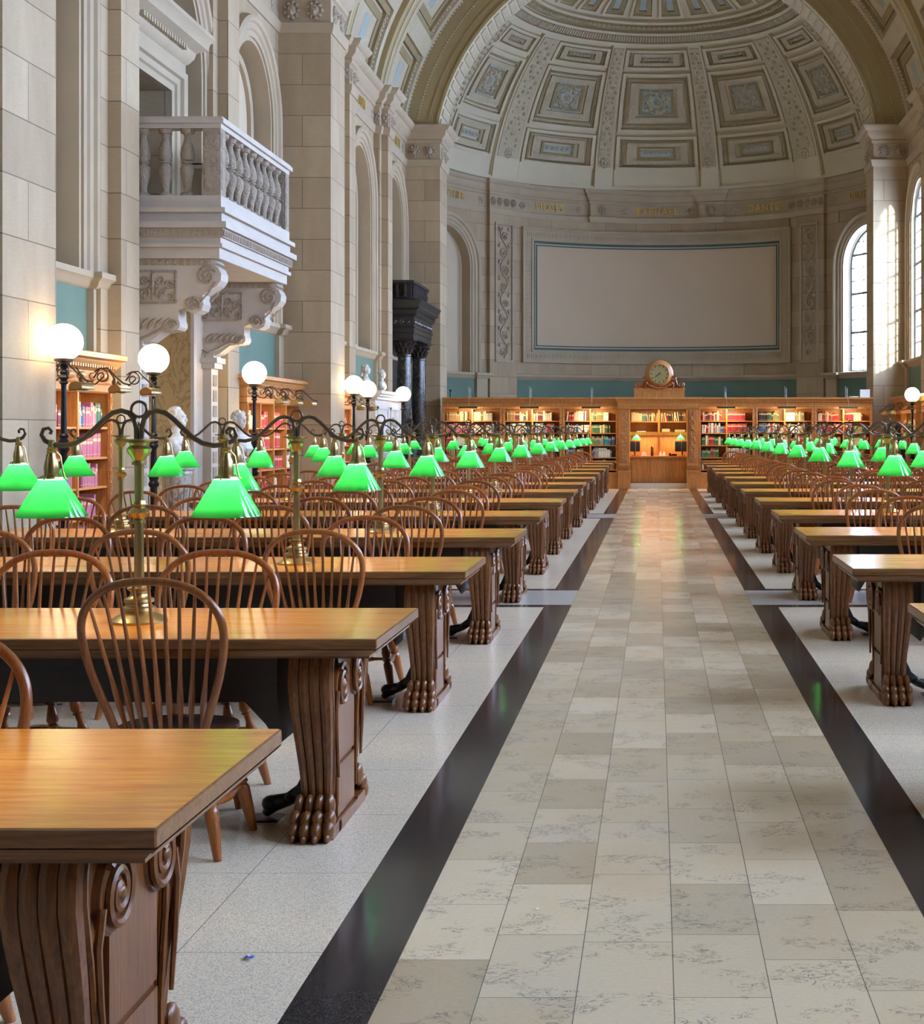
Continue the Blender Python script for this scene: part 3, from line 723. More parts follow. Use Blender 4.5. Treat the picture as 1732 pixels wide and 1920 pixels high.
g.build('bead_moulding', 'cream', ga)
g = MB()
for r0, r1, d in ((6.98, 7.05, 0.05), (6.30, 6.34, 0.03), (6.05, 6.12, 0.05)):
    ring(g, r0, r1, 40.62-d); 
    for r in (r0, r1): barrel(g, r, 40.62-d, 40.63)
g.build('arch_fillet', 'olive', ga)
g = MB()
for k in range(60):
    t0 = rad(-79+158*k/60)
    mS = lambda s, t, h: ((6.05-h)*sin(t), s, ZC+(6.05-h)*cos(t))
    g.mbox(mS, 40.78, 41.85, t0, t0+rad(1.9), 0, 0.035)
    mS2 = lambda s, t, h: ((6.4-h)*sin(t), s, ZC+(6.4-h)*cos(t))
    g.mbox(mS2, 42.1, 42.7, t0, t0+rad(2.0), 0, 0.035)
g.build('soffit_key_pattern', 'cream_relief', ga)

# ================================================================== APSE
DC, RA = 44.5, 7.5
def mA(s, z, h):
    th = s/RA; r = RA-h
    if abs(th) < pi/2: return (r*sin(th), DC+r*cos(th), z)
    sg = 1 if s > 0 else -1
    return (sg*r, DC-(abs(s)-RA*pi/2), z)
deg = lambda d: RA*rad(d)
ap = MB()
def arc(a, b2, c, d, h=0.0, k=None, mb=ap):
    k = k or max(2, int(abs(b2-a)/0.25))
    mb.grid([[mA(a+(b2-a)*i/k, z, h) for z in (c, d)] for i in range(k+1)], smooth=True)
WA, HW = 64, 1.22
arc(-14.6, deg(-80), 0, 8.9); arc(deg(80), 14.6, 0, 8.9); arc(deg(-48.5), deg(48.5), 0, 8.9)
for sg in (-1, 1):
    wall_arch(ap, mA, min(sg*deg(80), sg*deg(48.5)), max(sg*deg(80), sg*deg(48.5)), sg*deg(WA), HW, 3.3, 6.95, 0, 8.9)
for sg in (-1, 1):
    ap.grid([[(sg*x, 42.0, z) for z in (0, 10)] for x in (5.9, 7.6)], smooth=False)
wa = struct('wall_apse', ap, 'stone')
mo = MB()
for sg in (-1, 1): mo.mould(mA, arch_path(sg*deg(WA), HW, 3.47, 6.95), ARCHP)
mo.mould(mA, arch_path(deg(WA), HW, 3.3, 6.95), [(0, -0.36), (0, -0.5)])
mo.build('arch_moulding', 'stone_plain', wa)
pa = MB(); n = 24
A = [(deg(-WA)-(HW+0.05)*cos(pi*i/n), 6.95+(HW+0.05)*sin(pi*i/n)) for i in range(n+1)]
pa.grid([[mA(a, 3.3, -0.33), mA(a, z, -0.33)] for a, z in A]); pa.build('arch_panel', 'plaster', wa)
window(mA, deg(WA), HW-0.02, 3.48, 6.95)
c0 = mA(deg(WA), 5.8, -0.55)
portal(c0[0], c0[1], c0[2], 4.8, 2.6, Vector((-sin(rad(WA)), -cos(rad(WA)), 0)).to_track_quat('-Z', 'Y').to_euler())
pi_ = MB(); po = MB()
for sg in (-1, 1):
    a, b2 = sorted((sg*deg(39.7), sg*deg(48.6)))
    pi_.mbox(mA, a, b2, 0, 8.80, -0.1, 0.15, 5, 1)
    a, b2 = sorted((sg*deg(40.9), sg*deg(46.9)))
    po.mframe(mA, a, b2, 3.85, 8.5, 0.07, 0.15, 0.20, 3, 1)
    # climbing scrollwork
    cx = (a+b2)/2; pts = []
    for k in range(60):
        z = 4.0+k*0.0735; pts.append(mA(cx+0.15*sin(k*0.42), z, 0.17))
    po.tube(pts, 0.028, 6)
    for k in range(8):
        z = 4.18+k*0.55; d = 0.13*(-1)**k
        po.tube([mA(cx-d*0.3+x, z+zz, 0.18) for x, zz in scroll_pts(0, 0, 0.16, 0.03, 1.5, k, 18)], [0.028-0.0008*i for i in range(19)], 6)
        rosette(po, mA, cx-d*0.3, z, 0.07, 0.15, 0.06, 5)
        for t in (-1, 1): po.ell(mA(cx+t*0.2, z+0.26, 0.16), (0.06, 0.05, 0.07), 8, 5)
pi_.build('pilaster', 'stone', wa); po.build('pilaster_scrollwork', 'relief', wa)
en = MB(); eo = MB()
PR = [(0.15, deg(39.7), deg(48.6)), (0.12, deg(11.5), deg(18.0))]
en.course(mA, -14.6, 14.6, ENT, 0.0, -0.3, 0, 0, 90)
for b_, s0, s1 in PR:
    for sg in (-1, 1):
        a, c = sorted((sg*s0, sg*s1)); en.course(mA, a, c, ENT, b_, -0.2, 1, 1, 5)
    for sg in (-1, 1):
        if s1-s0 > 1:
            for k in range(4): lion(eo, mA, sg*(s0+(s1-s0)*(k+0.5)/4), 9.185, 0.125, b_)
        else: lion(eo, mA, sg*(s0+s1)/2, 9.185, 0.15, b_)
for d in (8.5, 20.8, 37.3, 50.6, 77.5):
    for sg in (-1, 1): rosette(eo, mA, sg*deg(d), 9.185, 0.14, 0.0, 0.04)
en.grid([[mA(-14.4+28.8*i/90, 9.853, h) for h in (-0.3, 0.43)] for i in range(91)], smooth=False)
en.build('cornice', 'stone_plain', wa); eo.build('carved_frieze', 'relief', wa)
# framed blank panel
fr = MB(); fk = MB(); fg = MB(); fs = MB()
FA, FZ0, FZ1 = deg(37.5), 3.88, 8.46
fk.mframe(mA, -FA+0.08, FA-0.08, FZ0+0.08, FZ1-0.08, 0.30, 0, 0.06, 40, 1)
fr.mframe(mA, -FA, FA, FZ0, FZ1, 0.08, 0, 0.11, 40, 1)
fr.mframe(mA, -FA+0.36, FA-0.36, FZ0+0.36, FZ1-0.36, 0.08, 0, 0.09, 40, 1)
fg.mframe(mA, -FA+0.44, FA-0.44, FZ0+0.44, FZ1-0.44, 0.075, 0, 0.03, 40, 1)
fg.mframe(mA, -FA+0.56, FA-0.56, FZ0+0.56, FZ1-0.56, 0.04, 0, 0.03, 40, 1)
# greek key
kn = int(2*(FA-0.2)/0.16)
for zz in (FZ0+0.15, FZ1-0.31):
    for k in range(kn):
        a = -FA+0.2+k*0.16; fr.mbox(mA, a, a+0.03, zz, zz+0.16, 0.06, 0.078); fr.mbox(mA, a, a+0.1, zz+0.13, zz+0.16, 0.06, 0.078); fr.mbox(mA, a+0.07, a+0.1, zz+0.05, zz+0.13, 0.06, 0.078)
for a0 in (-FA+0.15, FA-0.31):
    for k in range(24):
        z = FZ0+0.35+k*0.16; fr.mbox(mA, a0, a0+0.16, z, z+0.03, 0.06, 0.078); fr.mbox(mA, a0+0.13, a0+0.16, z, z+0.1, 0.06, 0.078); fr.mbox(mA, a0+0.05, a0+0.13, z+0.07, z+0.1, 0.06, 0.078)
arc(-FA+0.4, FA-0.4, FZ0+0.4, FZ1-0.4, 0.012, 40, fs)
fk.build('panel_border', 'stone_plain', wa); fr.build('panel_moulding', 'stone_plain', wa); fg.build('green_border', 'teal_dark', wa); fs.build('blank_panel', 'screen', wa)
tl = MB()
for a, b2 in ((deg(-39.7), deg(39.7)), (deg(-76), deg(-53)), (deg(53), deg(76))):
    tl.mbox(mA, a, b2, 0.5, 3.28, -0.1, 0.02, 20, 1)
tl.build('teal_panel', 'teal', wa)
ss = MB()
for a, b2, p, k in ((deg(-39.7), deg(39.7), 0.0, 40), (deg(-88), deg(-48.6), 0.02, 20), (deg(48.6), deg(88), 0.02, 20)):
    ss.course(mA, a, b2, SILL, p, -0.4, 0, 0, k)
for sg in (-1, 1):
    for d in (51.0, 77.5):
        a = sg*deg(d); ss.mbox(mA, a-0.25, a+0.25, 0, 3.3, -0.1, 0.12, 2, 1); ss.course(mA, a-0.25, a+0.25, SILL, 0.12, -0.1, 1, 1, 2)
ss.build('sill_course', 'stone_plain', wa)
# gold names on the frieze
def lettering(txt, pos, rz, size, par, w=1.0):
    c = bpy.data.curves.new('lettering', 'FONT'); c.body = txt; c.size = size; c.align_x = 'CENTER'; c.align_y = 'CENTER'; c.extrude = 0.008; c.space_character = 1.15
    c.materials.append(M['gold'])
    o = bpy.data.objects.new('lettering', c); o.location = pos; o.rotation_euler = (pi/2, 0, rz); o.scale = (w, 1, 1); COL.objects.link(o); o.parent = par
for txt, d in (('MOSES', -29.3), ('RAPHAEL', 0), ('DANTE', 29.3), ('LUTHER', -61.5), ('CUVIER', 61.5)):
    lettering(txt, mA(deg(d), 9.185, 0.035), -rad(d), 0.34, wa, 0.95)
for txt, yy in (('MILTON', 34.3), ('NEWTON', 38.9)):
    lettering(txt, (-WX+0.02, yy, 9.185), pi/2, 0.34, wl)

# dome
RD = 7.2
def mD(s, t, h):
    r = RD-h; return (r*cos(t)*sin(s), DC+r*cos(t)*cos(s), ZC+r*sin(t))
do = MB()
do.grid([[mD(-pi/2+pi*i/64, rad(8.8+81.2*j/40), 0) for j in range(41)] for i in range(65)])
barrel(do, RD, 42.0, DC, 64, rad(81.2))
dome = struct('ceiling_apse', do, 'cream'); 
R_ = lambda *a: [rad(x) for x in a]
drib = MB(); dor = MB(); dfr = MB(); dst = MB(); dbl = MB(); dbe = MB(); dol = MB()
RIBS = [(-75.5, 2.6), (-46, 4.4), (-15.2, 2.6), (15.2, 2.6), (46, 4.4), (75.5, 2.6)]
for c, w in RIBS:
    a, b2 = rad(c-w), rad(c+w)
    drib.mbox(mD, a, b2, rad(9.4), rad(50), 0, 0.10, 3, 24)
    dor.mbox(mD, a+rad(0.7), b2-rad(0.7), rad(15), rad(49), 0.10, 0.13, 3, 24)
    for e in (a-rad(0.5), b2): dol.mbox(mD, e, e+rad(0.5), rad(9.4), rad(50), 0, 0.04, 1, 24)
    for k in range(22):
        t = rad(17+k*1.45); ph = 0.5*w*sin(k*1.1)
        dor.ell(mD(rad(c+ph), t, 0.14), (0.06, 0.06, 0.06), 6, 4)
        dor.ell(mD(rad(c-ph), t, 0.14), (0.04, 0.04, 0.04), 6, 4)
    rosette(dor, lambda s, z, h: mD(s/RD, z/RD, h), rad(c)*RD, rad(16.2)*RD, 0.2, 0.13, 0.08, 8)
rows = [(14.4, 23.6, 1), (24.8, 41.5, 2), (42.7, 48.6, 1)]
cells = [(-72.0, -51.6), (-41, -18.4), (-12, 12), (18.4, 41), (51.6, 72.0)]
for c0, c1 in cells:
    for t0, t1, kd in rows:
        a, b2, z0, z1 = rad(c0), rad(c1), rad(t0), rad(t1)
        cz = cos((z0+z1)/2)
        # panel edges
        dfr.mframe(mD, a, b2, z0, z1, rad(0.9)/cz, 0, 0.10, 6, 6, rad(0.75))
        hw_, hz = (b2-a), (z1-z0)
        g1 = 0.055
        for fx, fz, wd_, dep, mb in ((0.075, 0.10, 0.0085, 0.05, dst), (0.135, 0.17, 0.024, 0.085, dor), (0.27, 0.29, 0.010, 0.06, dst)):
            if kd == 1: fz *= 1.1
            mb.mframe(mD, a+hw_*fx, b2-hw_*fx, z0+hz*fz, z1-hz*fz, wd_*1.25/cz, 0, dep, 6, 6, wd_*(1.0 if kd == 2 else 0.7))
        fx, fz = (0.31, 0.25) if kd == 2 else (0.30, 0.42)
        dbl.mbox(mD, a+hw_*fx, b2-hw_*fx, z0+hz*fz, z1-hz*fz, 0, 0.035, 4, 4)
        mP = lambda s, z, h: mD(s/(RD*cz), z/RD, h)
        cx, cy = (a+b2)/2*RD*cz, (z0+z1)/2*RD
        if kd == 2:
            for k in range(8):
                q = 2*pi*k/8; dor.ell(mP(cx+0.3*cos(q), cy+0.3*sin(q), 0.05), (0.10, 0.08, 0.10), 6, 4)
                dor.tube([mP(cx+0.36*cos(q+pi/8)+x, cy+0.36*sin(q+pi/8)+z, 0.06) for x, z in scroll_pts(0, 0, 0.11, 0.03, 1.1, k, 10)], 0.025, 5)
            rosette(dor, mP, cx, cy, 0.13, 0.03, 0.07)
        else: 
            for k in (-2, -1, 0, 1, 2): dor.ell(mP(cx+0.2*k*cz, cy, 0.04), (0.07, 0.06, 0.05), 6, 4)
        nb = int((b2-a)*RD*cz/0.085)
        for zz in (z0+rad(1.1),):
            for k in range(nb): dbe.ell(mD(a+(b2-a)*(k+0.5)/nb, zz, 0.085), (0.026,)*3, 5, 3)
        nb = int((z1-z0)*RD/0.085)
        for xx in (a+rad(1.2)/cz, b2-rad(1.2)/cz):
            for k in range(nb): dbe.ell(mD(xx, z0+(z1-z0)*(k+0.5)/nb, 0.085), (0.026,)*3, 5, 3)
# oculus rings and inner ring of coffers
for t0, t1, h in ((50, 51.0, 0.14), (51.0, 53.4, 0.07), (53.4, 54.2, 0.12), (54.6, 57.2, 0.05), (57.2, 58.0, 0.13)):
    (drib if h > 0.1 else dst).mbox(mD, -pi/2, pi/2, rad(t0), rad(t1), 0, h, 64, 1)
for k in range(150):
    a = -pi/2+pi*k/150; dor.mbox(mD, a, a+rad(0.75), rad(51.3), rad(53.1), 0.07, 0.11); 
    if k % 2 == 0: dor.ell(mD(a, rad(55.8), 0.07), (0.09, 0.06, 0.06), 6, 4)
for k in range(12):
    a, b2 = -pi/2+pi*k/12+rad(1.2), -pi/2+pi*(k+1)/12-rad(1.2)
    dfr.mframe(mD, a, b2, rad(59), rad(70), rad(1.4), 0, 0.08, 3, 3, rad(0.7)); dst.mframe(mD, a+rad(2), b2-rad(2), rad(60.2), rad(68.8), rad(2.4), 0, 0.05, 3, 3, rad(1.0))
    dbl.mbox(mD, a+rad(4.4), b2-rad(4.4), rad(61.5), rad(67.5), 0, 0.03, 3, 3)
drib.mbox(mD, -pi/2, pi/2, rad(9.0), rad(9.8), 0, 0.05, 64, 1)
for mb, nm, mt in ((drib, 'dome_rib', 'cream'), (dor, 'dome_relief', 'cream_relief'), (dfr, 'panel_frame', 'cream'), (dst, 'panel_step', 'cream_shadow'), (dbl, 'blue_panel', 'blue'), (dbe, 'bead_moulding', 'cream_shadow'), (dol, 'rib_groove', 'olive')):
    mb.build(nm, mt, dome)

# ================================================================== TABLES
HT = 0.80
def x_to(z0, z1, f): return z0+(z1-z0)*f
def make_table(L=4.06, Wd=0.98):
    """origin: centre of the end nearest the aisle, x runs along the table away from the aisle"""
    t = thing('reading_table', 'long oak library table', 'table')
    h = Wd/2
    p = MB()
    p.cm = 1; p.bbox(0, L, -h, h, HT-0.042, HT, 0.004); p.m[-1] = 0; p.m[-9:-1] = [1]*8; p.build('tabletop', ['top', 'oak_edge'], t)
    p = MB(); 
    prof = [(0.0, HT-0.042), (0.004, HT-0.046), (0.010, HT-0.052), (0.016, HT-0.052), (0.022, HT-0.058), (0.034, HT-0.070), (0.034, HT-0.078)]
    P = []
    for d, z in prof: P.append([(d, -h+d, z), (L-d, -h+d, z), (L-d, h-d, z), (d, h-d, z)])
    p.grid(P, False, True, False); p.q(P[-1]); p.build('edge_moulding', 'oak_edge', t)
    p = MB(); p.box(0.42, L-0.42, -0.30, 0.30, 0.53, 0.722)
    for x0, s in ((0.42, 1), (L-0.42, -1)):
        p.prism([(x0, 0.54), (x0+s*0.14, 0.535), (x0+s*0.05, 0.44), (x0, 0.36)], -0.28, 0.28, 'Y')
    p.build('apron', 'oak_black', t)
    for X, sx in ((0.20, 1), (L-0.20, -1)):        # outer face of each pedestal
        ped = MB(); th = 0.16
        a0, a1 = sorted((X+sx*0.03, X+sx*0.12))
        ped.prism([(-0.28, 0.722), (0.28, 0.722), (0.26, 0.5), (0.20, 0.25), (0.22, 0.03), (-0.22, 0.03), (-0.20, 0.25), (-0.26, 0.5)], a0, a1, 'X')
        b0, b1 = sorted((X+sx*0.015, X+sx*0.03))
        ped.box(b0, b1, -0.155, 0.155, 0.27, 0.70); ped.box(b0, b1, -0.16, 0.16, 0.05, 0.25); ped.box(min(X, X+sx*0.15), max(X, X+sx*0.15), -0.21, 0.21, 0.0, 0.045)
        pd = ped.build('pedestal', 'oak', t)
        for sg in (-1, 1):
            lg = MB()
            # silhouette of the lion leg in (y, z)
            out = [(0.350, 0.722), (0.372, 0.66), (0.374, 0.60), (0.360, 0.54), (0.335, 0.46), (0.305, 0.37), (0.280, 0.29), (0.262, 0.21), (0.256, 0.15), (0.268, 0.10)]
            inn = [(0.065, 0.722), (0.063, 0.6), (0.075, 0.53), (0.11, 0.495), (0.15, 0.485), (0.19, 0.50), (0.215, 0.47), (0.205, 0.40), (0.185, 0.30), (0.17, 0.20), (0.17, 0.10)]
            poly = [(sg*(y-0.012), z) for y, z in out] + [(sg*y, z) for y, z in inn[::-1]]
            x0, x1 = sorted((X, X+sx*th))
            lg.prism(poly, x0+0.024, x1-0.024, 'X')
            for k in range(4):
                xx = x0+th*(k+0.5)/4
                xm = (x0+x1)/2; sq = lambda z: 0.70+0.30*min(1, max(0, (z-0.14)/0.36))
                lg.tube([(xm+(xx-xm)*sq(z), sg*(y-0.014), z) for y, z in out], [0.024, 0.026, 0.026, 0.025, 0.023, 0.0205, 0.0185, 0.0165, 0.0155, 0.0165], 8)
            # edge roll on both faces
            for xx in (x0, x1):
                lg.tube([(xm+(xx-xm)*sq(z)*0.93, sg*(y-0.05), z) for y, z in out[:-1]], 0.009, 6)
                lg.tube([(xm+(xx-xm)*0.80, sg*(y+0.012), z) for y, z in inn[2:]], 0.009, 6)
            o = lg.build('leg', 'oak', t)
            vo = MB()
            xo = X
            d = MB()
            vo.tube([(xo-sx*0.004, sg*0.148+sg*yy, 0.570+zz) for yy, zz in scroll_pts(0, 0, 0.088, 0.015, 2.2, 0.9, 44)], 0.0105, 6)
            vo.turned((xo-sx*0.004, sg*0.148, 0.570), (xo+sx*0.03, sg*0.148, 0.570), [(0, 0.02), (0.3, 0.086), (1, 0.092)], 20)
            vo.ell((xo-sx*0.006, sg*0.148, 0.570), (0.014, 0.018, 0.018), 10, 6)
            vo.tube([(xo, sg*0.235, 0.56), (xo, sg*0.26, 0.48), (xo, sg*0.245, 0.36), (xo, sg*0.215, 0.22)], [0.010, 0.009, 0.008, 0.006], 6)
            vo.build('volute', 'oak', o)
            pw = MB()
            for k in range(4):
                xx = x0-0.008+(th+0.016)*(k+0.5)/4
                e = 0.012 if k in (1, 2) else 0.0
                pw.ell((xm+(xx-xm)*0.88, sg*(0.275), 0.118), (0.0225, 0.040, 0.050), 10, 6)
                pw.ell((xx, sg*(0.312+e), 0.080), (0.0245, 0.036, 0.036), 10, 6)
                pw.ell((xx, sg*(0.338+e), 0.040), (0.0245, 0.034, 0.040), 10, 6)
                pw.ell((xx, sg*(0.366+e), 0.018), (0.013, 0.016, 0.018), 8, 5)
            pw.box(x0, x1, min(sg*0.16, sg*0.32), max(sg*0.16, sg*0.32), 0, 0.05)
            pw.build('paw', 'oak', o)
        tl_ = MB()
        pts = [(X+sx*0.12, 0, 0.30), (X+sx*0.15, 0, 0.20), (X+sx*0.19, 0, 0.12), (X+sx*0.25, 0, 0.08), (X+sx*0.31, 0, 0.065), (X+sx*0.345, 0, 0.02)]
        tl_.tube(pts, [0.035, 0.034, 0.032, 0.028, 0.036, 0.016], 10)
        tl_.ell((X+sx*0.32, 0, 0.065), (0.04, 0.045, 0.032), 10, 6); tl_.ell((X+sx*0.24, 0, 0.085), (0.03, 0.05, 0.025), 10, 6)
        tl_.box(min(X+sx*0.28, X+sx*0.40), max(X+sx*0.28, X+sx*0.40), -0.06, 0.06, 0, 0.008)
        tl_.build('tail_brace', 'iron_oak', t)
    return t
M['iron_oak'] = plain('black_varnished_brace', (0.03, 0.03, 0.03), 0.3)
SP = 0.9495e-3*F_PX
def row_y(k, right=False): return (1.045e-3*F_PX + SP*(k-1)) + 0.49 + (0.18 if right else 0.0)
NROW = 14
ROWLAB = lambda k: ORD[NROW+1-k]
def vis(x, y, pad=0.0):
    return y > 0.4 and (x-pad)/y < 0.1789+0.002 and (x+pad)/y > -0.4396-0.002
tab0 = make_table(); used = [False]
def put_table(k, right):
    lab = 'long oak lion-footed table on the %s side of the aisle, %s row from the clock' % ('window' if right else 'balcony', ROWLAB(k))
    x = 1.12 if right else -1.04; rz = 0 if right else pi
    x += random.uniform(-0.02, 0.02) if k > 1 else 0.06
    if not used[0]:
        used[0] = True; tab0.location = (x, row_y(k, right), 0); tab0.rotation_euler = (0, 0, rz); tab0['label'] = lab; tab0['group'] = 'reading tables in two blocks'; return
    dup(tab0, (x, row_y(k, right), 0), rz, lab, 'reading tables in two blocks')
for k in range(1, NROW+1): put_table(k, False)
for k in range(2, NROW+1): put_table(k, True)

# ================================================================== TABLE LAMPS
def make_lamp(detail=True):
    t = thing('table_lamp', 'brass twin-arm reading lamp with green glass shades', 'lamp')
    n = 20 if detail else 12
    b = MB()
    b.lathe(0, 0, [(0, 0.112), (0.010, 0.113), (0.014, 0.108), (0.020, 0.100), (0.030, 0.085), (0.040, 0.062), (0.044, 0.062), (0.050, 0.068), (0.062, 0.066), (0.068, 0.052), (0.078, 0.048), (0.084, 0.060), (0.096, 0.058), (0.104, 0.040), (0.116, 0.034), (0.128, 0.036), (0.134, 0.046), (0.140, 0.046), (0.145, 0.030)], 32 if detail else 16)
    b.build('base', 'brass', t)
    s = MB()
    s.lathe(0, 0, [(0.145, 0.021), (0.40, 0.019)], 8); 
    s.lathe(0, 0, [(0.40, 0.026), (0.415, 0.026), (0.42, 0.020), (0.43, 0.032), (0.445, 0.044), (0.46, 0.034), (0.468, 0.022), (0.48, 0.028), (0.495, 0.024)], n)
    s.lathe(0, 0, [(0.495, 0.018), (0.64, 0.020)], 8)
    s.lathe(0, 0, [(0.64, 0.028), (0.652, 0.028), (0.655, 0.022), (0.672, 0.030), (0.69, 0.046), (0.705, 0.050), (0.718, 0.036), (0.73, 0.040), (0.738, 0.074), (0.744, 0.074), (0.746, 0.020)], n)
    s.build('stem', 'brass', t)
    r = MB(); pts = [(0.031*cos(2*pi*k/20), 0, 0.866+0.031*sin(2*pi*k/20)) for k in range(21)]
    r.tube(pts, 0.006, 8, False); r.build('ring', 'bronze', t)
    ap_ = [(.010, .744), (.011, .79), (.020, .826), (.042, .852), (.072, .860), (.105, .852), (.14, .825), (.175, .79), (.215, .752), (.255, .728), (.30, .718), (.345, .722), (.378, .738), (.392, .762), (.384, .785), (.364, .790), (.352, .777), (.357, .765)]
    for sg in (-1, 1):
        a = MB(); m = len(ap_)
        a.tube([(sg*x, 0, z) for x, z in ap_], [0.0105]*(m-6)+[0.010, 0.009, 0.008, 0.007, 0.007, 0.008], 8); 
        ao = a.build('arm', 'bronze', t)
        X = sg*0.352
        k = MB()
        k.lathe(X, 0, [(0.742, 0.008), (0.736, 0.014), (0.712, 0.014), (0.706, 0.020), (0.700, 0.016), (0.694, 0.020), (0.688, 0.016), (0.672, 0.018), (0.655, 0.026), (0.628, 0.030), (0.600, 0.028), (0.592, 0.046), (0.584, 0.048)][::-1], 16)
        if detail:
            for q in range(3):
                aa = 2*pi*q/3+0.4
                k.tube([(X+0.014*cos(aa), 0.014*sin(aa), 0.698), (X+0.034*cos(aa), 0.034*sin(aa), 0.675), (X+0.042*cos(aa), 0.042*sin(aa), 0.62), (X+0.05*cos(aa), 0.05*sin(aa), 0.59), (X+0.062*cos(aa), 0.062*sin(aa), 0.582)], 0.0035, 5)
        k.build('lamp_holder', 'brass', t)
        h = MB()
        h.lathe(X, 0, [(0.586, 0.040), (0.580, 0.052), (0.572, 0.056), (0.434, 0.139), (0.430, 0.140)], 40 if detail else 20, False)
        h.cm = 1; h.lathe(X, 0, [(0.430, 0.1395), (0.431, 0.137), (0.570, 0.0535), (0.577, 0.049)], 40 if detail else 20, False)
        h.build('shade', ['shade', 'opal'], t)
        u = MB(); u.ell((X, 0, 0.580), (0.013, 0.013, 0.016), 10, 6)
        u.build('bulb', 'bulb', t)
    return t
def light_pt(x, y, z, e, col, r=0.02):
    key = (round(e, 3), col, r)
    if key not in LP:
        l = bpy.data.lights.new('bulb_light', 'POINT'); l.energy = e; l.color = col; l.shadow_soft_size = r; LP[key] = l
    o = bpy.data.objects.new('bulb_light', LP[key]); o.location = (x, y, z); COL.objects.link(o); return o
LP = {}
lampA = make_lamp(True); lampB = make_lamp(False); usedL = {0: False, 1: False}
LAMP_E = 2.0
def put_lamp(k, right, j):
    x = (2.2 + 1.98*j) if right else (-2.105 - 1.98*j)
    y = row_y(k, right)
    if not vis(x, y, 1.2): return
    far = 1 if k > 6 else 0
    src = (lampA, lampB)[far]
    lab = 'twin-shade green lamp on %s-side table, %s row from clock, %s from aisle' % ('window' if right else 'balcony', ROWLAB(k), ORD[j+1])
    rz = random.uniform(-0.05, 0.05)
    if not usedL[far]:
        usedL[far] = True; o = src; o.location = (x, y, HT); o.rotation_euler = (0, 0, rz); o['label'] = lab; o['group'] = 'green shaded lamps on the reading tables'
    else: o = dup(src, (x, y, HT), rz, lab, 'green shaded lamps on the reading tables')
    for sg in (-1, 1):
        light_pt(x+sg*0.352*cos(rz), y+sg*0.352*sin(rz), HT+0.545, LAMP_E, (1.0, 0.86, 0.64), 0.012)
for k in range(1, NROW+1):
    for rgt in (False, True):
        if rgt and k < 2: continue
        for j in (0, 1): put_lamp(k, rgt, j)

